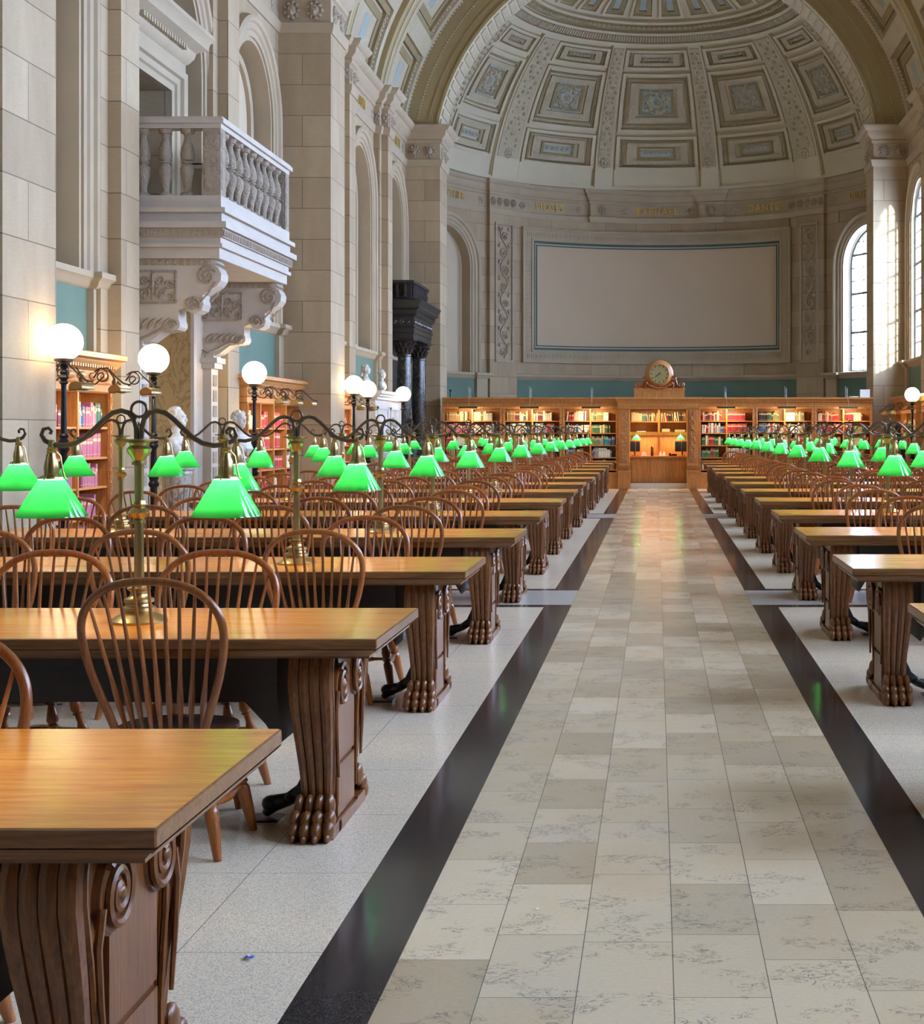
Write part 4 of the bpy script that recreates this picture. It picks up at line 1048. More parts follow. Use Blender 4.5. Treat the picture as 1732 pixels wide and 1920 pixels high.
# ================================================================== CHAIRS
BOW = [(.165, .455), (.190, .53), (.222, .62), (.246, .70), (.262, .78), (.266, .85), (.252, .91), (.218, .96), (.165, 1.0), (.09, 1.024), (0, 1.031)]
def bow_y(z): return -0.175 - (z-0.455)*0.20
def chair_geo(detail):
    G = {}
    s = MB(); n = 28 if detail else 14
    P = []
    def outl(k, sc):
        a = 2*pi*k/n; x = 0.225*cos(a); y = 0.205*sin(a)
        if y > 0: x *= 1.0 + 0.06*sin(a); 
        if abs(cos(a)) > .5: y *= 1.08
        return x*sc, y*sc
    for z, sc in ((0.418, 0.80), (0.424, 0.93), (0.440, 1.0), (0.455, 0.985), (0.458, 0.93), (0.450, 0.6), (0.446, 0.05)):
        P.append([(outl(k, sc)[0], outl(k, sc)[1], z) for k in range(n)])
    s.grid(P, False, True); s.q(P[0][::-1]); s.q(P[-1]); G['seat'] = [s]
    b = MB(); full = [(-w, bow_y(z), z) for w, z in BOW] + [(w, bow_y(z), z) for w, z in BOW[-2::-1]]
    # smooth the bow
    def cr(p, m):
        q = [Vector(p[0])]+[Vector(v_) for v_ in p]+[Vector(p[-1])]; r = []
        for i in range(1, len(q)-2):
            for t in range(m):
                u = t/m; a0, a1, a2, a3 = q[i-1], q[i], q[i+1], q[i+2]
                r.append(0.5*((2*a1)+(-a0+a2)*u+(2*a0-5*a1+4*a2-a3)*u*u+(-a0+3*a1-3*a2+a3)*u*u*u))
        r.append(q[-2]); return r
    b.tube(cr(full, 3 if detail else 1), 0.0155, 10 if detail else 6); G['bow'] = [b]
    G['spindle'] = []
    ns = 9
    for k in range(ns):
        u = (k-(ns-1)/2)/((ns-1)/2)
        xb = 0.140*u; xt = 0.228*u
        # height of the bow at xt
        zt = 1.02
        for i in range(len(BOW)-1, 4, -1):
            (w0, z0), (w1, z1) = BOW[i], BOW[i-1]
            if w0 <= abs(xt) <= w1: zt = z0+(z1-z0)*(abs(xt)-w0)/(w1-w0+1e-9)
        yb = -0.165+0.035*abs(u)**2*0.8
        sp = MB(); sp.turned((xb, yb, 0.448), (xt, bow_y(zt), zt), [(0, .007), (.12, .0095), (.22, .0125), (.30, .0115), (.42, .0085), (.7, .0075), (1, .0055)] if detail else [(0, .009), (.25, .0125), (1, .007)], 7 if detail else 4)
        G['spindle'].append(sp)
    G['leg'] = []; G['stretcher'] = []
    LEG = [(0, .014), (.04, .016), (.10, .022), (.16, .026), (.20, .018), (.215, .023), (.23, .016), (.30, .014), (.36, .022), (.43, .028), (.48, .024), (.50, .016), (.515, .026), (.53, .026), (.545, .018), (.57, .026), (.62, .027), (.80, .022), (1, .015)] if detail else [(0, .015), (.17, .025), (.25, .015), (.43, .027), (.5, .017), (.6, .026), (1, .015)]
    tops = {(-1, -1): (-.14, -.125), (1, -1): (.14, -.125), (-1, 1): (-.15, .12), (1, 1): (.15, .12)}
    feet = {(-1, -1): (-.235, -.225), (1, -1): (.235, -.225), (-1, 1): (-.225, .205), (1, 1): (.225, .205)}
    def at(q, z): 
        f = (0.42-z)/0.42; a, c = tops[q], feet[q]; return (a[0]+(c[0]-a[0])*f, a[1]+(c[1]-a[1])*f, z)
    for q in tops:
        l = MB(); l.turned(at(q, 0.425), at(q, 0.0), LEG, 12 if detail else 6); G['leg'].append(l)
    SPR = [(0, .007), (.1, .009), (.25, .010), (.32, .015), (.42, .020), (.5, .022), (.58, .020), (.68, .015), (.75, .010), (.9, .009), (1, .007)] if detail else [(0, .008), (.5, .02), (1, .008)]
    for sg in (-1, 1):
        s_ = MB(); s_.turned(at((sg, -1), 0.185), at((sg, 1), 0.185), SPR, 8 if detail else 5); G['stretcher'].append(s_)
    s_ = MB(); m0 = at((-1, 1), 0.185); m1 = at((1, 1), 0.185); yy = 0.0
    s_.turned((m0[0]+0.0, yy, 0.185), (m1[0], yy, 0.185), SPR, 8 if detail else 5); G['stretcher'].append(s_)
    s_ = MB(); s_.turned(at((-1, -1), 0.26), at((1, -1), 0.26), SPR, 8 if detail else 5); G['stretcher'].append(s_)
    return G
def make_chair():
    t = thing('windsor_chair', 'wooden bow-back chair', 'chair')
    for nm, L in chair_geo(True).items():
        for mb in L: mb.build({'seat': 'seat', 'bow': 'back_bow', 'spindle': 'spindle', 'leg': 'leg', 'stretcher': 'stretcher'}[nm], 'seat' if nm == 'seat' else 'chair', t)
    return t
def far_chair():
    G = chair_geo(False); a = MB()
    for nm, L in G.items():
        for mb in L:
            b_ = len(a.v); a.v += mb.v; a.f += [tuple(i+b_ for i in f) for f in mb.f]; a.m += mb.m; a.sm += mb.sm
    return a.build('windsor_chair', 'chair')
ch0 = make_chair(); chf = far_chair(); usedC = {0: False, 1: False}
def put_chair(k, right, side, j, pull=0.0, dx=0.0, turn=0.0):
    X = (2.0 + 0.92*j) if right else (-1.89 - 0.92*j)
    X += dx
    yc = row_y(k, right); y = yc - side*(0.49-0.15+pull) if side == 1 else yc + (0.49-0.15+pull)
    if not vis(X, y+(-0.25 if side == 1 else 0.25), 0.30): return
    if k == 1 and side == 1: return
    far = 1 if k > 7 else 0
    rz = (0 if side == 1 else pi) + turn
    lab = 'brown bow-back chair on the %s side of the %s-side table, %s row from the clock, %s from the aisle' % ('far' if side == -1 else 'near', 'window' if right else 'balcony', ROWLAB(k), ORD[j+1])
    lab = 'bow-back chair %s at %s-side table, %s row from clock, %s from aisle' % ('facing away from clock' if side == -1 else 'facing the clock', 'window' if right else 'balcony', ROWLAB(k), ORD[j+1])
    grp = 'bow-back chairs around the reading tables'
    if far:
        if not usedC[1]: usedC[1] = True; c = chf
        else: c = chf.copy(); COL.objects.link(c)
        c.location = (X, y, 0); c.rotation_euler = (0, 0, rz); tag(c, lab, 'chair', grp)
    elif not usedC[0]:
        usedC[0] = True; ch0.location = (X, y, 0); ch0.rotation_euler = (0, 0, rz); ch0['label'] = lab; ch0['group'] = grp
    else: dup(ch0, (X, y, 0), rz, lab, grp)
SPEC = {(1, False, -1, 0): (0.0, -0.06, 0.05), (2, False, 1, 0): (0.02, 0.06, -0.06), (2, False, -1, 0): (0.03, -0.08, 0.0), (2, False, -1, 1): (0.02, 0.10, 0.0),
        (3, False, 1, 0): (0.0, 0.02, 0.0), (3, False, 1, 1): (0.0, -0.02, 0.03), (2, False, 1, 1): (0.0, 0.0, 0.05)}
for k in range(1, NROW+1):
    for rgt in (False, True):
        if rgt and k < 2: continue
        for side in (1, -1):
            for j in range(4):
                d = SPEC.get((k, rgt, side, j), (random.uniform(0, 0.07), random.uniform(-0.08, 0.08), random.uniform(-0.07, 0.07)))
                if k == 2 and not rgt and side == 1 and j == 1: continue
                put_chair(k, rgt, side, j, *d)

# ================================================================== BOOKCASES
UN = ['', 'first', 'second', 'third', 'fourth', 'fifth', 'sixth', 'seventh', 'eighth', 'ninth', 'tenth', 'eleventh', 'twelfth', 'thirteenth', 'fourteenth', 'fifteenth', 'sixteenth', 'seventeenth', 'eighteenth', 'nineteenth']
TN = ['', '', 'twenty', 'thirty', 'forty', 'fifty', 'sixty']
def nth(n):
    if n < 20: return UN[n]
    return (TN[n//10]+'-'+UN[n % 10]) if n % 10 else TN[n//10][:-1]+'ieth'
BOOKS = []
def bookcase(label, w, loc, rz, shelves, ztop, hd, ncol=2, d=0.36, plinth=0.45, pil=0.06, proj=0.10, palette=None, tall=False, short='', fills=None, group=None, seed=1):
    """front at local y=0, depth +y, width along +x"""
    t = thing('bookcase', label, 'bookcase', loc, rz, group)
    H = ztop; zc = ztop-hd
    p = MB(); p.box(0, w, d-0.02, d, 0, zc); p.build('back_panel', 'case', t)
    p = MB(); p.box(0, w, 0, d, 0, plinth); p.box(-0.01, w+0.01, -0.03, d, 0, 0.12); p.box(-0.01, w+0.01, -0.02, d, plinth-0.05, plinth)
    p.build('plinth', 'case', t)
    for x0 in (0, w-0.03): 
        p = MB(); p.box(x0, x0+0.03, 0.0, d, plinth, zc); p.build('side_panel', 'case', t)
    for x0, x1 in ((0, pil), (w-pil, w)):
        p = MB(); p.box(x0+0.001, x1-0.001, -0.035, 0.0, plinth, zc); 
        for k in range(12): p.box(x0+0.015, x1-0.015, -0.045, -0.034, plinth+0.08+k*(zc-plinth-0.1)/12, plinth+0.04+(k+1)*(zc-plinth-0.1)/12)
        p.build('carved_pilaster', 'case_carved', t)
    cw = (w-2*pil)/ncol
    for c in range(1, ncol): p = MB(); p.box(pil+c*cw-0.02, pil+c*cw+0.02, -0.01, d-0.02, plinth, zc); p.build('divider', 'case', t)
    for z in shelves: p = MB(); p.box(0.03, w-0.03, 0.005, d-0.02, z-0.025, z); p.build('shelf', 'case', t)
    c = MB()
    prof = [(0.0, zc-0.02), (0.03, zc), (0.03, zc+hd*0.18), (0.045, zc+hd*0.2), (0.03, zc+hd*0.24), (0.03, zc+hd*0.52), (0.05, zc+hd*0.56), (proj*0.6, zc+hd*0.68), (proj*0.7, zc+hd*0.8), (proj, zc+hd*0.85), (proj, H-0.01), (proj*0.9, H), (-d, H), (-d, zc)]
    mpc = lambda s, z, h: (s, -h, z)
    c.course(mpc, 0, w, prof, 0.0, -d, 1 if tall else 0, 1 if tall else 0)
    if not tall: 
        for e in (0, w): c.q([mpc(e, z, p_) for p_, z in prof])
    c.box(0, w, 0, d, zc-0.02, H-0.01)
    nd = int(w/0.07)
    for k in range(nd): c.box(k*w/nd, k*w/nd+0.04, -proj*0.62, -0.03, zc+hd*0.60, zc+hd*0.68)
    if tall:
        for k in range(int(w/0.35)): c.ell((0.17+k*0.35, -0.04, zc+hd*0.38), (0.13, 0.03, 0.05), 10, 6)
    c.build('cornice', 'case', t)
    # books
    rnd = random.Random(seed); R = Matrix.Rotation(rz, 4, 'Z'); L = Vector(loc)
    for si, z in enumerate(shelves):
        above = shelves[si-1]-0.03 if si else zc-0.03
        hmax = above-z-0.03
        if hmax < 0.16: continue
        n = 0
        for cc in range(ncol):
            x = pil+cc*cw+0.025; xe = pil+(cc+1)*cw-0.025
            pal = palette[(si*ncol+cc) % len(palette)]
            fill = (fills or [1.0])[(si*ncol+cc) % len(fills or [1.0])]
            xe2 = x+(xe-x)*fill; th = hh = col = None; run = 0
            while x < xe2-0.02:
                if run <= 0:
                    col = rnd.choice(pal); run = rnd.choice((1, 1, 1, 2, 5)) if len(pal) > 2 else 12
                    th = rnd.uniform(0.024, 0.05); hh = min(hmax, rnd.uniform(0.19, 0.285)); dd = rnd.uniform(0.16, 0.21)
                run -= 1
                n += 1
                lean = 0.0
                if rnd.random() < 0.06 and len(pal) > 2: lean = rnd.uniform(0.05, 0.16)
                pos = L + R @ Vector((x, 0.03+rnd.uniform(0, 0.015), z))
                BOOKS.append(dict(pos=pos, rz=rz, th=th*0.96, d=dd, h=hh*rnd.uniform(0.97, 1), col=col, lean=lean, shelf=len(BOOKS) and si, n=n, short=short, si=si))
                x += th + abs(lean)*hh*0.9
    return t
MIX = ['red', 'cream', 'white', 'green', 'blue', 'black', 'tan', 'maroon', 'olive', 'cream', 'grey', 'white']
WARM = ['cream', 'tan', 'white', 'cream', 'olive', 'red']
REDS = ['red', 'red', 'maroon', 'red', 'cream']
PALE = ['white', 'cream', 'grey', 'white', 'red', 'blue']
SH = [1.84, 1.51, 1.18, 0.85, 0.52]
YS = 40.40
scr = [(-5.80, -4.17, 'outermost', 'balcony', [WARM, WARM, ['maroon', 'pink', 'cream'], ['white', 'red', 'tan'], PALE, MIX]),
       (-4.17, -2.555, 'middle', 'balcony', [['black', 'maroon', 'cream', 'tan', 'blue'], MIX, PALE, PALE, WARM, MIX]),
       (-2.555, -1.03, 'innermost', 'balcony', [WARM, MIX, PALE, ['cream', 'green', 'tan'], MIX, ['blue', 'teal', 'grey', 'olive'], MIX, PALE]),
       (1.12, 2.66, 'innermost', 'window', [['red', 'cream', 'red', 'black'], ['red'], PALE, ['red'], ['green', 'cream', 'red'], MIX, ['green', 'red', 'cream', 'teal'], MIX]),
       (2.66, 4.26, 'middle', 'window', [['black', 'olive', 'green'], WARM, PALE, WARM, MIX, REDS]),
       (4.26, 5.84, 'outermost', 'window', [['red', 'cream', 'olive', 'red', 'tan'], REDS, REDS, ['green', 'olive', 'red'], MIX, REDS])]
for i, (x0, x1, wh, side, pal) in enumerate(scr):
    bookcase('oak bookcase of the apse screen, %s of three on the clock\'s %s side' % (wh, side), x1-x0-0.004, (x0+0.002, YS, 0), 0, SH, 2.47, 0.30, 2, 0.36, 0.45, 0.075, 0.10,
             pal, False, '%s screen case %s side' % (wh, side), [0.85, 0.75, 1.0, 0.8, 0.9, 1.0, 0.7], 'oak bookcases of the apse screen', 10+i)
SH2 = [1.62, 1.27, 0.93, 0.58, 0.25]
PK = ['pink', 'maroon', 'pink', 'pink', 'maroon']
wallcases = [(-6.47, 14.80, 2.85, pi/2, 'between first pier and balcony bay', [['pink'], PK, ['blue', 'green', 'cream', 'pink'], ['pink'], PK, ['pink'], ['blue', 'teal', 'grey']], 'case beyond first pier'),
             (-6.47, 23.5, 3.45, pi/2, 'beside the bust, past the balcony', [['cream'], ['red', 'cream'], ['red'], ['red', 'maroon'], ['white', 'cream'], ['red', 'tan'], ['red']], 'case past the balcony'),
             (-6.47, 28.6, 2.9, pi/2, 'behind the second pier past the balcony', [REDS, MIX, WARM], 'case behind second pier'),
             (6.47, 40.3, 3.2, -pi/2, 'on the window wall beside the bronze bust', [['red'], ['maroon', 'red', 'cream'], ['red', 'green'], REDS], 'case on window wall'),
             (6.47, 36.3, 3.4, -pi/2, 'on the window wall under the second window from the apse', [REDS, MIX], 'second case on window wall')]
for i, (x, y, w, rz, where, pal, sh) in enumerate(wallcases):
    bookcase('oak bookcase with heavy cornice %s' % where, w, (x, y, 0), rz, SH2, 2.47, 0.44, 4 if i else 3, 0.34, 0.2, 0.05, 0.16, pal, True, sh, [0.9, 0.7, 0.95, 0.8, 0.45], 'wall bookcases', 40+i)
# ---- books
def book_mesh(col):
    b = MB(); n = 6
    # cover with rounded spine toward -y, pages visible at the top
    out = [(0.0, 1.0), (0.0, 0.06)] + [(0.5-0.5*cos(pi*k/n), 0.06-0.06*sin(pi*k/n)) for k in range(1, n)] + [(1.0, 0.06), (1.0, 1.0)]
    b.prism(out, 0.0, 1.0, 'Z')
    b.cm = 1; b.q([(0.1, 0.1, 1.001), (0.9, 0.1, 1.001), (0.9, 0.97, 1.001), (0.1, 0.97, 1.001)])
    b.cm = 2
    for z0, z1 in ((0.12, 0.14), (0.66, 0.80), (0.88, 0.895)):
        P = [[(0.5-0.5*cos(pi*k/n)*1.01, 0.058-0.066*sin(pi*k/n), z) for z in (z0, z1)] for k in range(1, n)]
        b.grid(P)
    me = b.build('book', ['book_'+col, 'pages', 'gilt']); m = me.data; bpy.data.objects.remove(me); return m
M['gilt'] = plain('gilt_title', (0.62, 0.50, 0.28), 0.5, 0.2)
BM = {k: book_mesh(k) for k in BOOK_COL}
def px_size(b):
    x, y, z = b['pos']
    return b['h']*b['th']*(1 if abs(b['rz']) < 0.1 else 0.25)/(y*y)
def seen(b):
    x, y, z = b['pos']
    if not vis(x, y, 0.0): return False
    if abs(b['rz']) > 0.1:
        if x < 0 and (y < 15.3 or 27 < y < 33): return False
        if z < 0.9: return False
        return True
    return z > (0.84 if abs(x) > 1.7 else 0.5)
rest = [b for b in BOOKS if not seen(b)]; vb = sorted([b for b in BOOKS if seen(b)], key=px_size, reverse=True)
ind, rest = vb[:300], vb[300:]+[b for b in rest if vis(b['pos'][0], b['pos'][1], 0.3)]
SHN = ['top', 'second', 'third', 'fourth', 'bottom']
for b in ind:
    o = bpy.data.objects.new('book', BM[b['col']]); COL.objects.link(o)
    o.matrix_world = Matrix.Translation(b['pos']) @ Matrix.Rotation(b['rz'], 4, 'Z') @ Matrix.Rotation(b['lean'], 4, 'Y') @ Matrix.Diagonal((b['th'], b['d'], b['h'], 1))
    tag(o, '%s book, %s along %s shelf of %s' % (b['col'], nth(b['n']), SHN[b['si']], b['short']), 'book', 'books on the %s shelf of the %s' % (SHN[b['si']], b['short']))
st = MB(); keys = list(BOOK_COL)
for b in rest:
    m = BM[b['col']]; T = Matrix.Translation(b['pos']) @ Matrix.Rotation(b['rz'], 4, 'Z') @ Matrix.Diagonal((b['th'], b['d'], b['h'], 1)); o = len(st.v)
    st.v += [tuple(T @ v_.co) for v_ in m.vertices]
    for p in m.polygons: st.f.append(tuple(o+i for i in p.vertices)); st.m.append({0: keys.index(b['col']), 1: len(keys), 2: len(keys)+1}[p.material_index]); st.sm.append(False)
so = st.build('books', ['book_'+k for k in keys]+['pages', 'gilt']); so['kind'] = 'stuff'; so['label'] = 'remaining rows of small bound books on the oak shelves'; so['category'] = 'books'

# ---- alcove with the staff desk
al = thing('desk_alcove', 'golden oak alcove under the clock with carved pilasters and panelled counter', 'alcove', (0, 0, 0))
AX0, AX1 = -0.73, 0.82
for x0, x1 in ((-1.03, AX0), (AX1, 1.12)):
    p = MB(); p.box(x0, x1, YS-0.10, YS+0.36, 0, 2.17); p.box(x0-0.02, x1+0.02, YS-0.14, YS+0.36, 0, 0.14); p.box(x0-0.01, x1+0.01, YS-0.13, YS+0.3, 0.14, 0.45); p.box(x0-0.02, x1+0.02, YS-0.15, YS+0.3, 0.45, 0.50); p.box(x0, x1, YS-0.12, YS+0.3, 0.62, 0.68)
    for k in range(4): p.box(x0-0.005, x1+0.005, YS-0.12, YS, 0.52+k*0.022, 0.53+k*0.022)
    o = p.build('pilaster', 'case', al)
    p = MB()
    p.box(x0+0.06, x1-0.06, YS-0.125, YS-0.10, 0.74, 2.12)
    p.tube([(0.5*(x0+x1)+0.05*sin(k*0.7), YS-0.125, 0.78+k*0.0265) for k in range(50)], 0.016, 6)
    for k in range(12): p.ell((0.5*(x0+x1)-0.035*(-1)**k, YS-0.125, 0.82+k*0.11), (0.03, 0.02, 0.035), 8, 5)
    p.build('pilaster_carving', 'case_carved', o)
p = MB(); p.box(AX0, AX1, 41.30, 41.33, 0, 2.2); p.build('back_panel', 'case', al)
p = MB(); p.box(AX0-0.03, AX0, YS+0.36, 41.33, 0, 2.2); p.box(AX1, AX1+0.03, YS+0.36, 41.33, 0, 2.2); p.build('side_panel', 'case', al)
p = MB(); mpc = lambda s, z, h: (s, YS-0.10-h, z)
p.course(mpc, -1.03, 1.12, [(0, 2.15), (0.03, 2.17), (0.03, 2.22), (0.045, 2.23), (0.03, 2.25), (0.03, 2.33), (0.06, 2.36), (0.07, 2.41), (0.11, 2.42), (0.11, 2.46), (0.10, 2.475), (-0.9, 2.475)], 0, -0.9, 1, 1)
p.box(-1.03, 1.12, YS-0.1, 41.3, 2.17, 2.46)
for k in range(31): p.box(-1.03+k*0.07, -0.99+k*0.07, YS-0.165, YS-0.12, 2.365, 2.40)
p.build('cornice', 'case', al)
for z, zz in ((1.83, 0.03), (1.54, 0.10)):
    p = MB(); p.box(AX0, AX1, 41.0, 41.30, z-zz, z); p.build('shelf', 'case', al)
p = MB(); p.box(0.03, 0.09, 40.99, 41.30, 0.9, 2.17); p.build('divider', 'case', al)
p = MB(); p.box(AX0, AX1, 40.68, 41.30, 0.84, 0.88); p.build('counter_top', 'case', al)
p = MB(); p.box(AX0, AX1, 40.74, 41.28, 0.16, 0.84)
for k in range(3):
    x0 = AX0+0.05+k*0.5; 
    for a in ((x0, x0+0.45, 0.25, 0.28), (x0, x0+0.45, 0.76, 0.79), (x0, x0+0.03, 0.25, 0.79), (x0+0.42, x0+0.45, 0.25, 0.79)): p.box(a[0], a[1], 40.725, 40.74, a[2], a[3])
p.build('counter_front', 'case', al)
p = MB(); p.box(AX0, AX1, 40.5, 41.3, 0, 0.15); o = p.build('step', 'band', al)
al_books = []
rnd = random.Random(5); x = AX0+0.03; n = 0
cols = ['cream']*6+['white', 'olive', 'teal', 'blue', 'tan', 'grey', 'black', 'cream', 'tan']
while x < AX1-0.05:
    if 0.0 < x < 0.10: x = 0.11
    th = rnd.uniform(0.03, 0.045); n += 1; col = cols[n-1] if n-1 < len(cols) else rnd.choice(['black', 'white', 'cream', 'red', 'olive', 'tan', 'cream'])
    o = bpy.data.objects.new('book', BM[col]); COL.objects.link(o); hh = rnd.uniform(0.20, 0.25); ln = rnd.choice((0, 0, -0.12, -0.18)) if n > 7 else 0
    if ln: x += 0.02
    o.matrix_world = Matrix.Translation((x, 41.05, 1.832)) @ Matrix.Rotation(ln, 4, 'Y') @ Matrix.Diagonal((th*0.9, 0.17, hh, 1)); x += th+0.002
    tag(o, '%s book, %s along the upper shelf of the desk alcove under the clock' % (col, nth(n)), 'book', 'books in the desk alcove')
# things on the counter
def simple(name, mb, mat, label, cat, group=None): return tag(mb.build(name, mat), label, cat, group)
for sx, X in ((-1, -0.60), (1, 0.70)):
    t = thing('monitor', 'black computer monitor on the alcove counter, %s side' % ('balcony' if sx < 0 else 'window'), 'monitor', (X, 40.95, 0.88))
    p = MB(); p.box(-0.20, 0.14, -0.02, 0.02, 0.12, 0.40); p.build('screen', 'black', t); p = MB(); p.box(-0.08, 0.08, -0.07, 0.07, 0, 0.015); p.box(-0.02, 0.02, -0.015, 0.015, 0.01, 0.2); p.build('stand', 'black', t)
    t = thing('desk_lamp', 'small gooseneck lamp with green glass shade above monitor, %s side of alcove' % ('balcony' if sx < 0 else 'window'), 'lamp', (X-sx*0.02, 40.80, 0.88))
    p = MB(); p.lathe(0, 0.1, [(0, 0.06), (0.015, 0.06), (0.02, 0.01)], 14); p.tube([(0, 0.1, 0.02), (0, 0.12, 0.45), (-sx*0.03, 0.10, 0.60), (-sx*0.03, 0, 0.64), (-sx*0.03, -0.05, 0.58)], 0.006, 6); p.build('stand', 'brass', t)
    p = MB(); p.lathe(-sx*0.03, -0.05, [(0.56, 0.02), (0.545, 0.05), (0.50, 0.09), (0.45, 0.12)], 20, False); p.build('shade', 'shade', t)
    light_pt(X-sx*0.05, 40.75, 0.88+0.51, 1.0, (1.0, 0.86, 0.62), 0.03)
p = MB(); p.box(0.33, 0.55, 40.80, 40.98, 0.88, 0.93); p.box(0.34, 0.39, 40.80, 40.98, 0.93, 0.965); p.box(0.42, 0.53, 40.82, 40.9, 0.93, 0.94); simple('telephone', p, 'black', 'black desk telephone on the alcove counter beside the window-side monitor', 'telephone')
p = MB(); p.box(-0.16, -0.12, 40.82, 41.0, 0.88, 1.14); p.box(-0.115, -0.09, 40.82, 41.0, 0.88, 1.12); simple('binder', p, 'black', 'black upright binders on the alcove counter beside the centre post', 'binder')
for k, X in enumerate((0.10, 0.20)):
    p = MB(); p.lathe(X, 40.82, [(0.88, 0.035), (0.93, 0.04), (0.96, 0.02), (1.0, 0.022)], 12); simple('jar', p, 'white', 'small white jar on the alcove counter, %s from the centre post' % ORD[k+1], 'jar', 'white jars on the counter')
p = MB(); p.box(-0.42, -0.28, 40.8, 40.92, 0.88, 0.95); p.box(-0.40, -0.31, 40.81, 40.9, 0.95, 0.985); simple('paper_stack', p, 'white', 'white stack of paper on the alcove counter near the balcony-side monitor', 'paper')
p = MB(); p.box(0.14, 0.36, 41.05, 41.2, 1.542, 1.62); simple('box_file', p, 'book_cream', 'cream box file on the lower shelf of the alcove', 'box')
p = MB(); p.box(0.5, 0.78, 41.05, 41.22, 1.542, 1.60); simple('box_file', p, 'book_cream', 'flat cream box at the window end of the lower alcove shelf', 'box')
p = MB(); p.box(-0.55, -0.3, 41.03, 41.2, 1.542, 1.565); simple('paper_stack', p, 'white', 'flat sheaf of white paper on the lower shelf of the alcove', 'paper')
a_l = bpy.data.lights.new('alcove_strip', 'AREA'); a_l.shape = 'RECTANGLE'; a_l.size = 1.3; a_l.size_y = 0.06; a_l.energy = 4.5; a_l.color = (1.0, 0.72, 0.40)
o = bpy.data.objects.new('alcove_strip', a_l); o.location = (0.05, 41.02, 1.42); COL.objects.link(o)
o = bpy.data.objects.new('alcove_strip', a_l); o.location = (0.05, 40.75, 2.16); COL.objects.link(o)

# ---- clock
ck = thing('clock', 'round gilt-faced clock in a carved wooden scroll case on top of the bookcase screen', 'clock', (0.07, YS+0.05, 2.475))
p = MB(); p.box(-0.68, 0.68, -0.10, 0.12, 0, 0.24); p.box(-0.70, 0.70, -0.12, 0.14, 0.20, 0.245); p.build('plinth', 'case', ck)
p = MB(); cz = 0.63
ringprof = [(0, 0.37), (0.3, 0.385), (0.5, 0.37), (0.6, 0.35), (0.75, 0.345), (0.9, 0.30), (1.0, 0.262)]
P = [[(r_*cos(2*pi*k/48), 0.10-0.26*u, cz+r_*sin(2*pi*k/48)) for k in range(48)] for u, r_ in ringprof]
p.grid(P, False, True); p.build('case', 'case', ck)
p = MB(); p.turned((0, -0.12, cz), (0, -0.125, cz), [(0, 0.27), (1, 0.27)], 48); p.build('dial', 'dial', ck)
p = MB()
for k in range(12):
    a = 2*pi*k/12; p.q([(0.20*sin(a+d_)*(s_), -0.1265, cz+0.20*cos(a+d_)*s_) for d_, s_ in ((-0.05, 1), (0.05, 1), (0.04, 1.22), (-0.04, 1.22))])
p.build('hour_marks', 'iron', ck)
for nm, a, L_, w_ in (('hour_hand', rad(232), 0.13, 0.012), ('minute_hand', rad(228), 0.19, 0.008)):
    p = MB(); dx, dz = sin(a), cos(a); p.q([(-dz*w_-dx*0.04, -0.13, cz+dx*w_-dz*0.04), (dz*w_-dx*0.04, -0.13, cz-dx*w_-dz*0.04), (dx*L_, -0.13, cz+dz*L_)])
    p.tube([(-dx*0.04, -0.132, cz-dz*0.04), (dx*L_, -0.132, cz+dz*L_)], [w_*0.8, w_*0.3], 6); p.build(nm, 'iron', ck)
for sg in (-1, 1):
    p = MB(); p.prism([(sg*0.05, 0.24), (sg*0.62, 0.24), (sg*0.60, 0.30), (sg*0.50, 0.33), (sg*0.44, 0.40), (sg*0.38, 0.50), (sg*0.30, 0.46), (sg*0.15, 0.32), (sg*0.05, 0.30)], -0.07, 0.07, 'Y')
    p.tube([(x, -0.08, z) for x, z in scroll_pts(sg*0.585, 0.33, 0.085, 0.015, 1.7, -1.0, 30, sg)], 0.022, 8)
    p.tube([(x, -0.08, z) for x, z in scroll_pts(sg*0.40, 0.50, 0.075, 0.015, 1.6, 1.0, 30, sg)], 0.022, 8)
    p.tube([(sg*0.66, -0.08, 0.34), (sg*0.55, -0.08, 0.27), (sg*0.48, -0.08, 0.34), (sg*0.45, -0.08, 0.46)], 0.02, 8)
    for k in range(5): p.ell((sg*0.37, -0.10, 0.38-0.035*k), (0.045-0.005*k, 0.03, 0.035), 8, 5)
    p.build('scroll', 'chair', ck)
p = MB()
for k in range(13):
    u = (k-6)/6; p.ell((0.34*u, -0.13, 0.245+0.14*u*u), (0.04, 0.03, 0.035), 8, 5)
p.build('garland', 'chair', ck)

